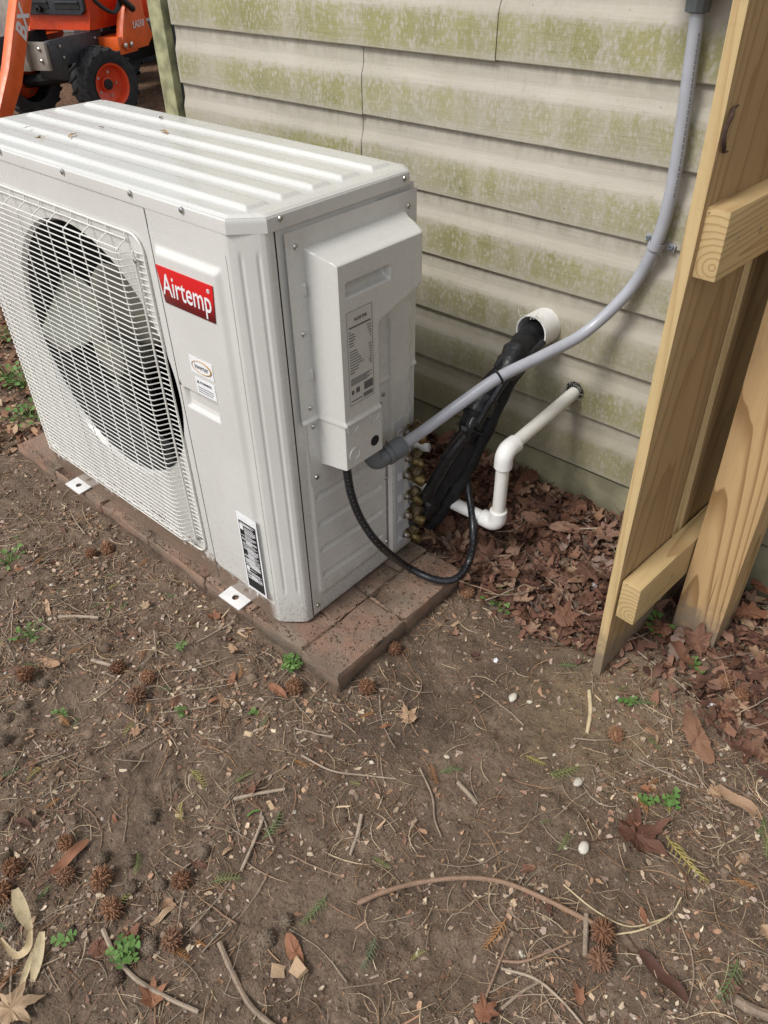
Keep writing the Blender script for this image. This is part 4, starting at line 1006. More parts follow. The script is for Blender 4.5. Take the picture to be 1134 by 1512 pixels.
# leaf bits under the heap, and the litter of the yard beyond
for i in range(4):
    sub('leaf_mould', frag_t(20+i), 1700, (.008, .026), (1, .9, .9), [(.13, .06, .04), (.18, .09, .058), (.09, .042, .03), (.22, .12, .08)], .5, .016, area=(-.4, 1.2, .25, YW), dens=heap_dens, label='broken leaf mould under the leaf heap')
def yard(x, y): return np.full(np.shape(x), 1.)
for i in range(3):
    sub('yard_litter', frag_t(40+i), 3200, (.025, .085), (1, .9, .9), [(.2, .1, .06), (.3, .17, .1), (.12, .055, .035), (.42, .29, .18)], .45, .02, area=(-8.0, -3.0, 1.2, 4.8), dens=yard, margin=60, label='brown leaf litter over the yard')
    sub('yard_litter', frag_t(50+i), 1100, (.006, .026), (1, .9, .9), [(.2, .1, .06), (.3, .17, .1), (.12, .055, .035), (.42, .29, .18)], .45, .012, area=(-3.4, -1.15, -.4, 1.2), dens=yard, margin=60, label='brown leaf litter beside the unit')
n_ = 900; px_ = np.where(rng.random(n_) < .6, rng.uniform(.006, .145, n_), rng.uniform(-1.12, .0, n_)); py_ = np.where(px_ > .004, rng.uniform(-.02, .375, n_), rng.uniform(-.021, -.002, n_))
sz = rng.uniform(.0008, .0032, n_)
stuff_mesh('brick_grit', octa[0], octa[1], np.stack([px_, py_, np.full(n_, -.0055)], -1), eul(n_, .6), np.stack([sz, sz*.8, sz*.6], -1), pick(SOILC+[(.35, .28, .2)], n_), 'soil grit lying on the bricks')
n_ = 70; px_ = rng.uniform(.01, .14, n_); py_ = rng.uniform(-.015, .37, n_); sz = rng.uniform(.01, .045, n_); T_ = needle_t(.3)
stuff_mesh('brick_needles', T_[0], T_[1], np.stack([px_, py_, np.full(n_, -.0040)], -1), eul(n_, .03), np.stack([sz, sz, sz], -1), pick(TANC, n_), 'dry needles lying on the bricks')
# ------------------------------------------------------------------ leaves (each one a thing)
def leaf_mesh(kind, seed, curl, mat, stem=True):
    q = random.Random(seed); n = 56; pts = []
    for i in range(n):
        a = 2*math.pi*i/n
        if kind == 'star':
            aa = (a+math.pi) % (2*math.pi)-math.pi; r = .30
            for c_, l_, w_ in ((0, 1.0, .40), (.95, .92, .40), (-.95, .92, .40), (1.95, .68, .42), (-1.95, .68, .42)): r = max(r, l_*(1-.52*min(1, abs(aa-c_)/w_)**.8)); 
            r = max(r, .46 if abs(aa) < 2.3 else .36)*(1+.05*math.sin(a*23))
        elif kind == 'oak':
            r = 1/math.sqrt((math.cos(a))**2+(math.sin(a)/.46)**2); r *= 1-.30*(.5+.5*math.cos(a*9+.6))*abs(math.sin(a))**.5
        else:
            r = 1/math.sqrt(math.cos(a)**2+(math.sin(a)/.42)**2)*(1-.1*abs(math.sin(a))); r *= 1+.12*max(0, math.cos(a))**8
        r *= q.uniform(.94, 1.05); pts.append((r*math.cos(a)*.5, r*math.sin(a)*.5))
    V = [(0, 0, 0)]; ph = q.uniform(0, 6); ph2 = q.uniform(0, 6)
    for f in (.4, .72, 1.0): V += [(x*f, y*f, 0) for x, y in pts]
    W_ = []
    for x, y, z in V:
        z = curl*(.55*abs(y)**1.25*(1 if seed % 2 else -.6)+.8*y*y)+curl*.7*x*x*(1 if seed % 3 else -.8)+.030*curl*math.sin(x*13+ph)*math.cos(y*11+ph2)+q.uniform(-.016, .016)*(1+2*abs(y))+.02*math.sin(x*31+ph)*math.sin(y*27+ph2)*curl
        if curl > 1.2: ang = curl*1.5*y; rr_ = .5/curl; y2 = math.sin(ang)*rr_*.9; z = (1-math.cos(ang))*rr_*.9+.05*math.sin(x*9+ph); y = y2
        W_.append((x, y, z))
    F = [(0, 1+i, 1+(i+1) % n) for i in range(n)]
    for k_ in range(2):
        for i in range(n): j = (i+1) % n; F.append((1+k_*n+i, 1+(k_+1)*n+i, 1+(k_+1)*n+j, 1+k_*n+j))
    m = MB(); m.add(W_, F)
    if stem: m.tube([(-.25, 0, .012), (-.52, .0, .02), (-.8, .06*q.uniform(-1, 1), .05)], .009, 4)
    zmin = min(v[2] for v in m.v); m.v = [(a, b, c-zmin) for a, b, c in m.v]
    return m.mesh('dry_leaf', mat, smooth=70, fix=False)
LV = [leaf_mesh(k_, s, c, 'leaf_brown') for s, (k_, c) in enumerate([('star', .8), ('star', 1.15), ('star', 1.5), ('oval', .8), ('oval', 1.7), ('oak', .9), ('star', 1.0), ('oak', 1.3), ('oval', 1.2), ('star', 1.35), ('star', 1.9), ('star', .6)])]
def put(name, me, p, s, rz=None, tilt=.25, label=None, cat=None, group=None, mat=None, lift=0, rot=None, sc3=None):
    o = bpy.data.objects.new(name, me); col.objects.link(o); o.location = (p[0], p[1], p[2]+lift); o.scale = sc3 or (s, s, s)
    o.rotation_euler = rot or (random.gauss(0, tilt), random.gauss(0, tilt), random.uniform(0, 6.28) if rz is None else rz)
    if mat: o.material_slots[0].link = 'OBJECT'; o.material_slots[0].material = MAT[mat]
    return tag(o, label, cat, group)
lt = LV[1]; lv_ = np.array([v.co[:] for v in lt.vertices]); lt.calc_loop_triangles(); lf_ = np.array([t_.vertices[:] for t_ in lt.loop_triangles])
X, Y, Z = scatter_pts(170, -.25, .66, .30, YW-.02, heap_dens, 60); sz = rng.uniform(.045, .095, len(X))
stuff_mesh('leaf_layer', lv_, lf_, np.stack([X, Y, Z+rng.uniform(.003, .016, len(X))], -1), eul(len(X), .35), np.stack([sz, sz*rng.uniform(.7, 1.1, len(X)), sz*rng.uniform(.6, 1.2, len(X))], -1), pick([(.155, .07, .042), (.10, .05, .033), (.21, .108, .07), (.27, .17, .115), (.2, .14, .11)], len(X)), 'matted lower layer of brown leaves in the heap')
def heap_label(x, y):
    if x < .10: return 'brown dry leaf behind the unit under the black pipe bundle', 'leaves under the pipe bundle'
    if y > YW-.09: return 'brown dry leaf heaped right against the foundation board of the siding', 'leaves against the foundation board'
    if x > .42: return 'brown dry leaf gathered at the foot of the first picket', 'leaves at the first picket'
    if y > .47: return 'brown dry leaf in the heap between drain pipe and siding', 'leaves behind the drain pipe'
    return 'brown dry leaf at the open edge of the heap beyond the cable loop', 'leaves at the edge of the heap'
X, Y, Z = scatter_pts(150, -.25, .66, .30, YW-.02, heap_dens, 60)
order = np.argsort(rng.random(len(X)))
for i in order:
    put('dry_leaf', random.choice(LV), (X[i], Y[i], Z[i]), random.uniform(.045, .10), tilt=.42, label=heap_label(X[i], Y[i])[0], cat='leaf', group=heap_label(X[i], Y[i])[1], lift=random.uniform(.004, .024))
def spot(x, y):
    if x < -.25: return 'left of the brick pad front'
    if x > .55 and y > 0: return 'below the fence foot'
    if y > -.12: return 'before the brick pad corner'
    if x > .42: return 'around the arched twig'
    return 'among the seed balls'
X, Y, Z = scatter_pts(30, .62, 1.25, .18, YW-.02, lambda x, y: sstep(x+y, .95, 1.3), 60)
for i in range(len(X)):
    put('dry_leaf', random.choice(LV), (X[i], Y[i], Z[i]), random.uniform(.05, .10), tilt=.3, label='brown dry leaf on the litter around the fence post', cat='leaf', group='leaves around the fence post', lift=random.uniform(.002, .018))
X, Y, Z = scatter_pts(72, -.9, 1.1, -.95, .3, lambda x, y: soil_dens(x, y)*(.25+.75*np.maximum(sstep(-(x+.5*y), -.15, .35), sstep(x, .6, .85))), 60)
for i in range(len(X)):
    put('dry_leaf', random.choice(LV), (X[i], Y[i], Z[i]), random.uniform(.014, .046), tilt=.28, mat=random.choice((None, None, 'leaf_rust', 'leaf_tan')), label='small dry leaf lying loose '+spot(X[i], Y[i]), cat='leaf', group='small leaves '+spot(X[i], Y[i]), lift=.002)
X, Y, Z = scatter_pts(20, -2.3, -1.16, -.3, .5, yard, 30)
for i in range(len(X)):
    put('dry_leaf', random.choice(LV), (X[i], Y[i], Z[i]), random.uniform(.04, .09), tilt=.3, label='brown dry leaf on the litter beyond the fan end of the unit', cat='leaf', group='leaves beyond the fan end of the unit', lift=.005)
def named_leaf(kind, seed, curl, mat, px, s, rz, label, tilt=.12, lift=.003, stem=True):
    put('dry_leaf', leaf_mesh(kind, seed, curl, mat, stem), G(px), s, rz, tilt, label, 'leaf', lift=lift)
named_leaf('oval', 61, .7, 'leaf_tan', (70, 983), .060, R(25), 'broad pale tan leaf piece with torn ends on the soil', stem=False)
named_leaf('star', 62, .8, 'leaf_tan', (603, 1062), .062, R(150), 'pale tan star shaped leaf lying in front of the brick corner')
named_leaf('oval', 63, 1.4, 'leaf_rust', (571, 1073), .032, R(70), 'small rust red leaf curled beside the pale star shaped leaf')
named_leaf('star', 64, 1.15, 'leaf_brown', (935, 1238), .125, R(60), 'large five pointed brown leaf with long stem on the open soil', .1)
named_leaf('oval', 65, 1.0, 'leaf_tan', (828, 946), .068, R(8), 'peach coloured curled leaf in front of the leaf heap', stem=False)
named_leaf('oval', 66, 1.8, 'leaf_brown', (975, 1442), .085, R(-15), 'dark brown rolled leaf near the two joined seed balls')
named_leaf('star', 67, .5, 'leaf_tan', (1054, 1172), .045, R(30), 'small pale leaf flat on the soil right of the fence')
named_leaf('star', 68, .8, 'leaf_rust', (1070, 1056), .062, R(100), 'reddish leaf next to a white stone chip')
named_leaf('oak', 69, .8, 'leaf_rust', (1098, 925), .125, R(35), 'large orange brown oak leaf leaning on the fence post', .25, .02)
named_leaf('oak', 70, .9, 'leaf_rust', (1122, 880), .11, R(75), 'upright orange oak leaf behind the fence post foot', .3, .03)
named_leaf('oval', 71, 2.0, 'leaf_rust', (105, 1272), .070, R(95), 'upright rolled rust leaf among the seed balls', .3, .012)
named_leaf('star', 72, .7, 'leaf_brown', (145, 1402), .052, R(10), 'mauve brown leaf scrap beside the clover sprout', stem=False)
named_leaf('star', 73, .9, 'leaf_rust', (318, 915), .05, R(200), 'reddish brown leaf beside the near mounting foot', stem=False)
named_leaf('oval', 74, 1.0, 'leaf_rust', (342, 1008), .035, R(120), 'folded red brown leaf on the bare soil before the pad')
named_leaf('oval', 75, .9, 'leaf_rust', (410, 1022), .045, R(5), 'flat rust leaf beside a seed ball at the pad front')
named_leaf('star', 76, .9, 'leaf_tan', (845, 860), .075, R(240), 'light tan leaf on top of the leaf heap', .2, .03)
named_leaf('star', 77, .8, 'leaf_brown', (700, 970), .035, R(20), 'small grey brown leaf between pad and fence', stem=False)
named_leaf('star', 78, 1.1, 'leaf_tan', (22, 1495), .085, R(70), 'large brown leaf below the dry husk strips', .15)
named_leaf('star', 79, .7, 'leaf_rust', (225, 1475), .055, R(140), 'rust brown leaf under the long curved twig')
named_leaf('oval', 80, .8, 'leaf_rust', (435, 1408), .058, R(-25), 'reddish bark like leaf beside the square wood chips', stem=False)
named_leaf('star', 81, .8, 'leaf_rust', (716, 1500), .055, R(80), 'reddish leaf with a dark stem pointing at the forked twig')
# scraps on the unit's lid
for px, s, mt in (((243, 198), .022, 'leaf_tan'), ((238, 176), .014, 'leaf_brown'), ((60, 205), .03, 'straw'), ((108, 203), .02, 'leaf_tan'), ((40, 190), .015, 'leaf_brown'), ((150, 190), .010, 'leaf_brown')):
    p = un(px, 2, H-.005); put('leaf_scrap', random.choice(LV[3:5]), p, s, None, .12, 'scrap of dry leaf lying on the ribbed lid', 'leaf', 'leaf scraps on the lid', mt, .002)
# ------------------------------------------------------------------ seed balls
def gum_mesh(seed, spike, worn=False):
    q = random.Random(seed); m = MB(); n = 46
    bm = bmesh.new(); bmesh.ops.create_icosphere(bm, subdivisions=2, radius=.62 if not worn else .74)
    for v in bm.verts: v.co *= q.uniform(.88, 1.08)
    m.add([tuple(v.co) for v in bm.verts], [tuple(x.index for x in f.verts) for f in bm.faces]); bm.free()
    for i in range(n):
        z = 1-2*(i+.5)/n; r = math.sqrt(1-z*z); a = i*2.39996; d = Vector((r*math.cos(a), r*math.sin(a), z)); t = d.orthogonal().normalized(); t.rotate(Matrix.Rotation(q.uniform(0, 6), 3, d))
        for s in (-1, 1):
            b = d*.56+t*s*.07; L = spike*q.uniform(.75, 1.15); k_ = d*(.56+L*.6)+t*s*.13; e = d*(.56+L)+t*s*.05
            m.tube([b, k_, e], [.10, .065, .012], 4, False)
    return m.mesh('sweetgum_ball', 'gumball' if not worn else 'clod', smooth=40, fix=False)
GB = [gum_mesh(1, .44), gum_mesh(2, .40), gum_mesh(3, .46)]; GW = [gum_mesh(4, .34, True), gum_mesh(5, .30, True)]
balls = [(542, 1020), (435, 1020), (583, 963), (176, 991), (219, 1005), (203, 1032), (100, 1250), (21, 1286), (100, 1298), (152, 1302), (270, 1305), (167, 1347), (256, 1393), (908, 1090), (889, 1381), (884, 1421), (136, 822), (160, 815), (4, 1323), (1068, 1012), (1091, 1033), (40, 1000), (55, 512), (22, 505), (600, 720), (690, 880)]
for i, px in enumerate(balls):
    u_, v_ = px
    if v_ > 1370 and u_ > 800: w_ = 'touching its twin at the end of the arched twig'
    elif u_ > 1000: w_ = 'in the litter by the fence post'
    elif u_ > 850: w_ = 'alone on the yellowish soil below the fence foot'
    elif u_ > 400 and v_ > 900: w_ = 'at the foot of the brick pad corner'
    elif u_ > 400: w_ = 'in the leaf heap'
    elif v_ < 600: w_ = 'beyond the fan end of the unit'
    elif v_ < 900: w_ = 'beside the pad front below the far mounting foot'
    elif v_ < 1100: w_ = 'in the row before the near mounting foot'
    else: w_ = 'in the cluster round the dry husk strips'
    k_ = .0212*random.uniform(.80, 1.1); put('sweetgum_ball', GB[i % 3], G(px), k_, None, 1.0, 'spiky brown seed ball '+w_, 'seed ball', 'spiky seed balls '+w_, lift=.0115, sc3=(k_, k_*random.uniform(.85, 1.05), k_*random.uniform(.8, 1)))
for i, px in enumerate([(65, 1012), (35, 1044), (12, 1062), (192, 1273), (222, 1208), (238, 1310), (19, 1365), (222, 1399), (171, 1446), (194, 1312), (422, 1362), (394, 1388), (848, 897), (69, 948), (2, 1096), (7, 1210), (150, 1270), (300, 1260)]):
    w_ = 'beside the square wood chips' if 380 < px[0] < 500 else 'at the leaf heap edge' if px[0] > 500 else 'near the broad tan leaf piece' if px[1] < 1120 else 'among the spiky balls round the husk strips'
    put('sweetgum_ball', GW[i % 2], G(px), .0170*random.uniform(.75, 1.1), None, 1.0, 'worn dark seed ball caked with soil '+w_, 'seed ball', 'soil caked seed balls '+w_, lift=.004)
# ------------------------------------------------------------------ twigs
def twig_mesh(seed, bend, r, knots=True):
    q = random.Random(seed); n = 8; pts = []
    for i in range(n): t = i/(n-1)-.5; pts.append((t, bend*(.25-t*t)+q.uniform(-.008, .008), q.uniform(0, .010)))
    m = MB().tube(pts, [r*q.uniform(.8, 1.15)*(1-.35*i/n) for i in range(n)], 6)
    if knots:
        for i in (2, 5):
            p = Vector(pts[i]); m.tube([p, p+Vector((.05, q.choice((-1, 1))*.06, .01))], [r*.6, r*.3], 5)
    return m.mesh('twig', 'twig', smooth=50)
TW = [twig_mesh(i, b, r) for i, (b, r) in enumerate([(.1, .011), (-.3, .009), (.5, .012), (.05, .016), (-.15, .008), (.8, .008)])]
X, Y, Z = scatter_pts(250, -1.2, 1.2, -1.0, .45, soil_dens, 60)
for i in range(len(X)):
    put('twig', random.choice(TW), (X[i], Y[i], Z[i]), random.uniform(.035, .13), None, .04, 'thin brown twig lying loose '+spot(X[i], Y[i]), 'twig', 'thin twigs '+spot(X[i], Y[i]), lift=random.uniform(.001, .005))
X, Y, Z = scatter_pts(40, .15, 1.1, .3, YW-.02, heap_dens, 60)
for i in range(len(X)):
    put('twig', random.choice(TW), (X[i], Y[i], Z[i]), random.uniform(.05, .14), None, .15, 'thin brown twig caught in the leaf heap', 'twig', 'twigs in the leaf heap', lift=random.uniform(.012, .03))
def long_twig(pxs, r, label, mat='twig', lift=.004, taper=.5):
    P = [G(p, lift) for p in pxs]; c = sum(P, Vector())/len(P); q = [p-c for p in spline(P, 6)]; n = len(q)
    rr_ = [r*(1-taper*i/n)*random.uniform(.9, 1.1) for i in range(n)]
    o = MB().tube(q, rr_, 7).build('twig', mat, None, smooth=50); o.location = c; return tag(o, label, 'twig')
long_twig([(528, 1334), (570, 1316), (625, 1302), (690, 1296), (745, 1303), (800, 1325), (850, 1350), (886, 1368)], .0040, 'long arched grey twig ending at the joined seed balls', taper=.1, lift=.007)
long_twig([(866, 1350), (865, 1380), (864, 1412)], .0042, 'short straight twig standing off the arched twig end', taper=.1)
long_twig([(152, 1372), (170, 1410), (200, 1445), (245, 1472), (293, 1494)], .0040, 'long curved grey twig passing the clover sprout', taper=.3)
long_twig([(324, 1392), (345, 1440), (370, 1485), (402, 1513), (430, 1530)], .0045, 'thick brown twig curving from the worn seed ball', taper=.2)
long_twig([(356, 1286), (372, 1250), (389, 1208)], .0030, 'straight pale grey twig on the soil', taper=.2)
long_twig([(534, 1203), (528, 1232), (517, 1262)], .0034, 'short dark twig on the open soil above the arched twig', taper=.2)
long_twig([(86, 911), (115, 910), (146, 912)], .0036, 'straight grey stick left of the mounting feet', taper=.05)
long_twig([(345, 1180), (380, 1172), (421, 1165)], .0036, 'brown stick in front of the brick pad', taper=.3)
long_twig([(136, 975), (155, 980), (170, 984)], .0040, 'stubby grey stick beside the tan leaf piece', taper=.05)
long_twig([(676, 1155), (690, 1170), (705, 1188)], .0042, 'stubby light stick on the bare soil', taper=.1)
long_twig([(445, 1115), (490, 1138), (540, 1145), (585, 1150)], .0020, 'thin curved stalk on the bare soil', taper=.3)
long_twig([(620, 1134), (638, 1175), (642, 1210), (652, 1236)], .0019, 'thin bowed stalk standing alone on the bare soil', taper=.3)
long_twig([(870, 1020), (872, 1050), (867, 1083)], .0040, 'pale straw stick beside the first fence picket', 'straw', taper=.1)
long_twig([(1090, 1065), (1112, 1075), (1140, 1088)], .0048, 'grey branch piece beside the fence post', taper=.1)
long_twig([(1085, 1475), (1110, 1490), (1150, 1505)], .0075, 'thick pale branch at the edge of the soil', taper=.05, lift=.008)
long_twig([(908, 1380), (950, 1372), (990, 1350), (1006, 1325)], .0014, 'forked straw coloured needle beside the joined seed balls', 'straw', taper=.2)
long_twig([(832, 1306), (880, 1345), (930, 1368), (985, 1355)], .0014, 'long bent straw coloured stalk over the open soil', 'straw', taper=.2)
long_twig([(740, 1430), (790, 1445), (830, 1478), (862, 1515)], .0022, 'thin arched brown stalk below the arched twig', taper=.3)
long_twig([(735, 1418), (770, 1420), (805, 1408), (845, 1390)], .0022, 'thin wavy stalk below the arched twig', taper=.3)
long_twig([(740, 1490), (770, 1465), (800, 1448)], .0026, 'thin forked stick on the soil', taper=.3)
long_twig([(715, 1478), (730, 1440), (752, 1385)], .0020, 'dark leaf stem sticking up from a reddish leaf', taper=.4, lift=.01)
# ------------------------------------------------------------------ dry husk strips
def ribbon(pxs, w, lifts):
    P = [G(p, l) for p, l in zip(pxs, lifts)]; P = spline(P, 5); c = sum(P, Vector())/len(P); rings = []
    for i, p in enumerate(P):
        t = (P[min(i+1, len(P)-1)]-P[max(i-1, 0)]).normalized(); s = t.cross(Vector((.2, .3, 1))).normalized(); ww = w*(.35+.65*math.sin(math.pi*min(.98, .08+i/len(P))))
        rings.append([p-c-s*ww, p-c+Vector((0, 0, -.002)), p-c+s*ww, p-c+Vector((0, 0, -.0026))])
    o = MB().loft(rings, True, True).build('dry_husk', 'straw', None, smooth=60); o.location = c; return o
tag(ribbon([(22, 1312), (32, 1345), (45, 1372)], .0105, (.03, .03, .012)), 'broad pale husk strip folded upright among the seed balls', 'husk', 'dry husk strips')
tag(ribbon([(45, 1372), (40, 1400), (22, 1410), (0, 1385)], .006, (.012, .016, .01, .02)), 'pale husk strip bent sideways on the litter', 'husk', 'dry husk strips')
tag(ribbon([(62, 1375), (55, 1415), (48, 1450)], .008, (.018, .014, .006)), 'wide wrinkled tan husk strip hanging down', 'husk', 'dry husk strips')
tag(ribbon([(50, 1400), (38, 1435), (28, 1465)], .0045, (.014, .01, .004)), 'narrow tan husk strip beside the wrinkled one', 'husk', 'dry husk strips')
# ------------------------------------------------------------------ wood chips, stones, scraps
def chip_mesh(seed, l, w_, h):
    q = random.Random(seed); m = MB().box(-l/2, l/2, -w_/2, w_/2, 0, h); m.v = [(x*q.uniform(.45, 1.2)+y*q.uniform(-.3, .3), y*q.uniform(.35, 1.2), z*q.uniform(.4, 1.3)) for x, y, z in m.v]; return m.mesh('wood_chip', 'chip', bevel=.0006, seg=1)
CH = [chip_mesh(i, l, w_, .003) for i, (l, w_) in enumerate([(.024, .010), (.016, .008), (.024, .005), (.012, .006), (.034, .004), (.019, .012)])]
put('wood_chip', chip_mesh(31, .034, .024, .007), G((441, 1432)), 1, R(-12), .1, 'thick square pale wood chip with grain lines', 'wood chip', lift=.001)
put('wood_chip', chip_mesh(32, .022, .022, .006), G((408, 1436)), 1, R(30), .1, 'squarish pinkish wood chip beside the pale one', 'wood chip', lift=.001)
X, Y, Z = scatter_pts(55, -.6, 1.1, -1.0, .3, soil_dens, 40)
for i in range(len(X)): put('wood_chip', random.choice(CH), (X[i], Y[i], Z[i]), random.uniform(.5, 1.1), None, .15, 'small flat wood chip '+spot(X[i], Y[i]), 'wood chip', 'small wood chips '+spot(X[i], Y[i]), lift=.001)
def stone_mesh(seed):
    q = random.Random(seed); bm = bmesh.new(); bmesh.ops.create_icosphere(bm, subdivisions=2, radius=1)
    for v in bm.verts: v.co = Vector((v.co.x, v.co.y*.75, v.co.z*.5))*q.uniform(.9, 1.08)
    m = MB().add([tuple(v.co) for v in bm.verts], [tuple(x.index for x in f.verts) for f in bm.faces]); bm.free(); return m.mesh('stone', 'pale_stone', smooth=80)
SM = [stone_mesh(i) for i in range(4)]
for px, s, l in (((853, 1156), .0105, 'oval white pebble beside a green cedar sprig'), ((757, 1031), .0115, 'round tan pebble on the bare soil'), ((782, 1037), .006, 'small tan pebble next to the round one'), ((912, 1031), .0055, 'flat white shell bit near the clover leaf'), ((199, 942), .009, 'round grey pebble before the pad'), ((660, 1118), .006, 'small pinkish pebble by the thin stalks'), ((932, 997), .006, 'small round pebble at the fence foot'), ((968, 1222), .009, 'cream pebble beside the large five pointed leaf'), ((862, 1253), .012, 'yellowish crumbly stone on the open soil')):
    put('stone', random.choice(SM), G(px), s, None, .3, l, 'pebble', lift=s*.25)
X, Y, Z = scatter_pts(70, -.8, 1.1, -1.0, .35, soil_dens, 40)
for i in range(len(X)): put('stone', random.choice(SM), (X[i], Y[i], Z[i]), random.uniform(.002, .006), None, .5, 'tiny pale pebble '+spot(X[i], Y[i]), 'pebble', 'tiny pebbles '+spot(X[i], Y[i]), lift=.001)
m = MB()
for px, s, l, g_ in (((872, 868), .016, 'crumpled white foam chip in the leaf heap', None), ((1048, 1043), .012, 'white broken chip beside a reddish leaf', None), ((702, 852), .007, 'white scrap beside the cable loop', None), ((732, 977), .008, 'tiny torn white paper scrap on the bare soil', None)):
    q = random.Random(int(s*1e4)); m = MB().add([(x*q.uniform(.8, 1.2), y*q.uniform(.6, 1.1), z*q.uniform(.4, .8)) for x, y, z in lump[0]], lump[1]); o = m.build('white_chip', 'sticker_white', None, smooth=20); p = G(px); o.location = (p.x, p.y, p.z+s*.4); o.scale = (s*.7, s, s*.7); o.rotation_euler.z = q.uniform(0, 6); tag(o, l, 'scrap')
o = MB().box(-.006, .006, -.004, .004, 0, .003).build('red_scrap', 'rim_orange', None, bevel=.001); o.location = G((826, 920), .004); o.rotation_euler = (.2, .1, .5); tag(o, 'small bright red plastic scrap at the leaf heap edge', 'scrap')
o = MB().tube([(-.011, 0, 0), (0, .002, .003), (.012, 0, .001)], .0017, 6).build('green_wire', 'green_leaf'); o.location = G((374, 1201), .003); o.rotation_euler.z = R(70); tag(o, 'short teal green wire offcut on the soil', 'wire')
# ------------------------------------------------------------------ cedar sprigs
def sprig_mesh(seed):
    q = random.Random(seed); m = MB(); bend = q.uniform(-.4, .4); n = 8
    ax = lambda t: Vector((t-.5, bend*(t*t-.3), .03+.05*math.sin(t*3)))
    m.tube([ax(i/6) for i in range(7)], [.015]*5+[.010, .005], 5)
    for i in range(n):
        t = .12+.85*i/n; p = ax(t); L = .26*(1-.65*t)+.05
        for s in (-1, 1):
            d = Vector((.75, s*.75, q.uniform(0, .25))).normalized(); e = p+d*L*q.uniform(.8, 1.1); k_ = p.lerp(e, .5)+Vector((0, 0, .02))
            m.tube([p, k_, e], [.011, .013, .004], 4, False)
    return m.mesh('cedar_sprig', 'cedar_green', smooth=60, fix=False)
SP = [sprig_mesh(i) for i in range(5)]
for px, s, rz, mt, l in (((832, 1143), .062, R(35), 'cedar_green', 'blue green cedar sprig beside the white pebble'), ((1008, 1272), .085, R(-38), 'cedar_yellow', 'yellow green needle spray near the large leaf'), ((465, 1348), .058, R(-75), 'cedar_green', 'bright green cedar sprig beside the wood chips'), ((404, 1222), .055, R(85), 'cedar_green', 'dark green cedar sprig before the pad'), ((563, 1276), .035, R(-10), 'cedar_green', 'green cedar tip above the arched twig'), ((546, 1410), .05, R(-60), 'cedar_green', 'pale green forked cedar sprig on the soil'), ((732, 1382), .055, R(-80), 'cedar_orange', 'orange dead cedar spray under the arched twig'), ((294, 1152), .05, R(5), 'cedar_yellow', 'golden cedar sprig before the pad'), ((946, 1040), .06, R(50), 'cedar_green', 'green cedar sprig at the fence foot'), ((832, 1246), .04, R(80), 'cedar_green', 'thin pale green sprig on the open soil'), ((1075, 1450), .07, R(-80), 'cedar_green', 'grey green cedar sprig near the pale branch'), ((790, 1125), .04, R(-10), 'cedar_yellow', 'yellow cedar tip on the disturbed soil'), ((840, 985), .045, R(45), 'cedar_green', 'green cedar sprig before the first picket'), ((965, 1100), .035, R(0), 'cedar_green', 'short green cedar tip beside the spiky ball'), ((245, 1020), .04, R(30), 'cedar_green', 'grey green cedar tip near three seed balls'), ((640, 1145), .042, R(-50), 'cedar_orange', 'orange cedar tip on the bare soil'), ((665, 1140), .045, R(60), 'cedar_green', 'grey green cedar tip by the bowed stalk'), ((335, 1300), .05, R(60), 'cedar_green', 'loose green cedar frond in the open litter'), ((187, 1325), .045, R(80), 'cedar_yellow', 'yellow green frond rising behind a spiky ball'), ((112, 962), .03, R(50), 'cedar_orange', 'bright orange cedar tip by the tan leaf'), ((220, 1048), .03, R(120), 'cedar_orange', 'orange cedar tip by the lone seed ball')):
    put('cedar_sprig', random.choice(SP), G(px), s, rz, .08, l, 'sprig', None, mt, .003)
X, Y, Z = scatter_pts(58, -1.0, 1.1, -1.0, .4, soil_dens, 40)
for i in range(len(X)):
    mt = random.choice(('cedar_green', 'cedar_green', 'cedar_yellow', 'cedar_orange', 'cedar_orange'))
    nm = {'cedar_green': 'green', 'cedar_yellow': 'yellow', 'cedar_orange': 'orange brown'}[mt]
    put('cedar_sprig', random.choice(SP), (X[i], Y[i], Z[i]), random.uniform(.018, .045), None, .12, 'tiny %s cedar tip strewn on the soil' % nm, 'sprig', 'tiny %s cedar tips' % nm, mt, .002)
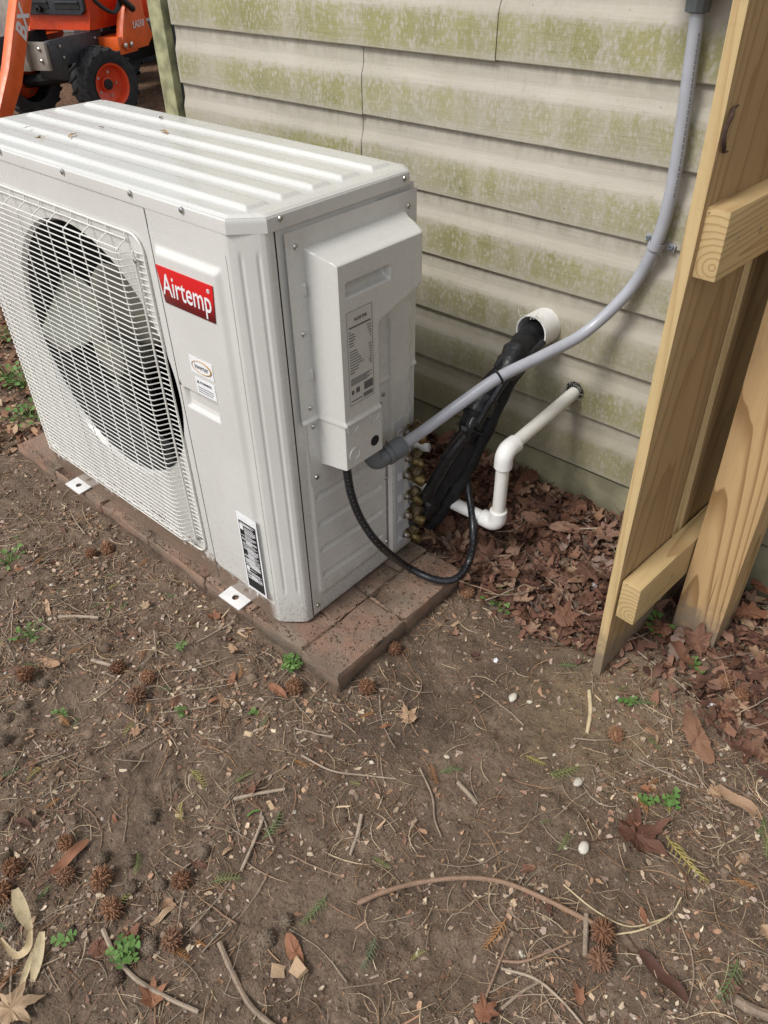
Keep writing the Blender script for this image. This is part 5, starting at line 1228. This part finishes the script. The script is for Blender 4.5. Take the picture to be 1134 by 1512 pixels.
# ------------------------------------------------------------------ small green plants
def leaflet(seed, long=1.0):
    q = random.Random(seed); V = [(0, 0, 0)]; n = 9
    for i in range(n): a = -1.35+2.7*i/(n-1); r = 1+.0*a; V.append((long*(.15+.85*r*math.cos(a*.62)*(1-.10*(abs(a) < .2))), .62*math.sin(a*1.15), .10*abs(math.sin(a))))
    return MB().add(V, [(0, i, i+1) for i in range(1, n)]).mesh('leaf', 'green_leaf', smooth=60, fix=False)
LF = [leaflet(1), leaflet(2, 1.5)]
def plant(px, n, r, h, label, s=.009, tri=True):
    p = G(px); t = thing('clover_plant', tuple(p), label, 'plant', None, random.uniform(0, 6), False); st = MB()
    for i in range(n):
        a = i*2.4+random.uniform(-.3, .3); rr_ = r*math.sqrt((i+.4)/n); hh = h*random.uniform(.5, 1); e = Vector((rr_*math.cos(a), rr_*math.sin(a), hh))
        st.tube([Vector((0, 0, -.003)), e*.55+Vector((0, 0, hh*.2)), e], .0008, 4, False)
        for k_ in range(3 if tri else 1):
            o = bpy.data.objects.new('leaf', LF[0 if tri else 1]); col.objects.link(o); o.parent = t; o.location = e
            o.rotation_euler = (random.gauss(0, .25), -.15+random.gauss(0, .25), a+2.094*k_); z_ = s*random.uniform(.75, 1.15); o.scale = (z_, z_, z_)
    m_ = st.build('stems', 'green_leaf', None, fix=False); m_.parent = t
plant((431, 987), 12, .020, .022, 'small green clover growing against the brick corner')
plant((186, 1408), 12, .022, .018, 'bright green clover sprout among the seed balls')
plant((1026, 990), 3, .016, .022, 'two leaved clover sprout in front of the fence post', .011)
plant((928, 1040), 3, .012, .016, 'tiny pale clover sprout beside a cedar sprig', .010)
plant((990, 1186), 5, .016, .015, 'green clover beside the large five pointed leaf')
plant((955, 1188), 3, .012, .015, 'little round leaved sprout above the large leaf', .010)
plant((38, 572), 34, .055, .05, 'leafy green weed clump beside the fan end of the unit', .014, False)
plant((46, 622), 26, .06, .035, 'pale green weed clump at the far brick', .014, False)
plant((12, 560), 22, .07, .03, 'low weed patch in the far litter', .014, False)
plant((5, 500), 16, .06, .03, 'low green weeds by the far seed balls', .014, False)
plant((14, 832), 14, .035, .02, 'low weed tuft left of the pad', .010, False)
plant((45, 940), 12, .030, .022, 'feathery green weed near the grey stick', .008, False)
plant((268, 1052), 3, .010, .012, 'single green sprout on the bare soil', .007)
plant((92, 1056), 4, .012, .018, 'tiny green sprout left of the seed balls', .007)
plant((100, 1390), 3, .014, .016, 'two leaved sprout beside the husk strips', .009)
plant((270, 958), 4, .012, .012, 'small sprout beside the pebble at the pad front', .007)
plant((735, 895), 8, .03, .02, 'grassy green tuft behind the pad corner', .011, False)
plant((375, 1054), 3, .008, .010, 'tiny sprout on the bare soil before the pad', .006)
plant((968, 935), 9, .018, .04, 'green grass blades between rail and post', .013, False)
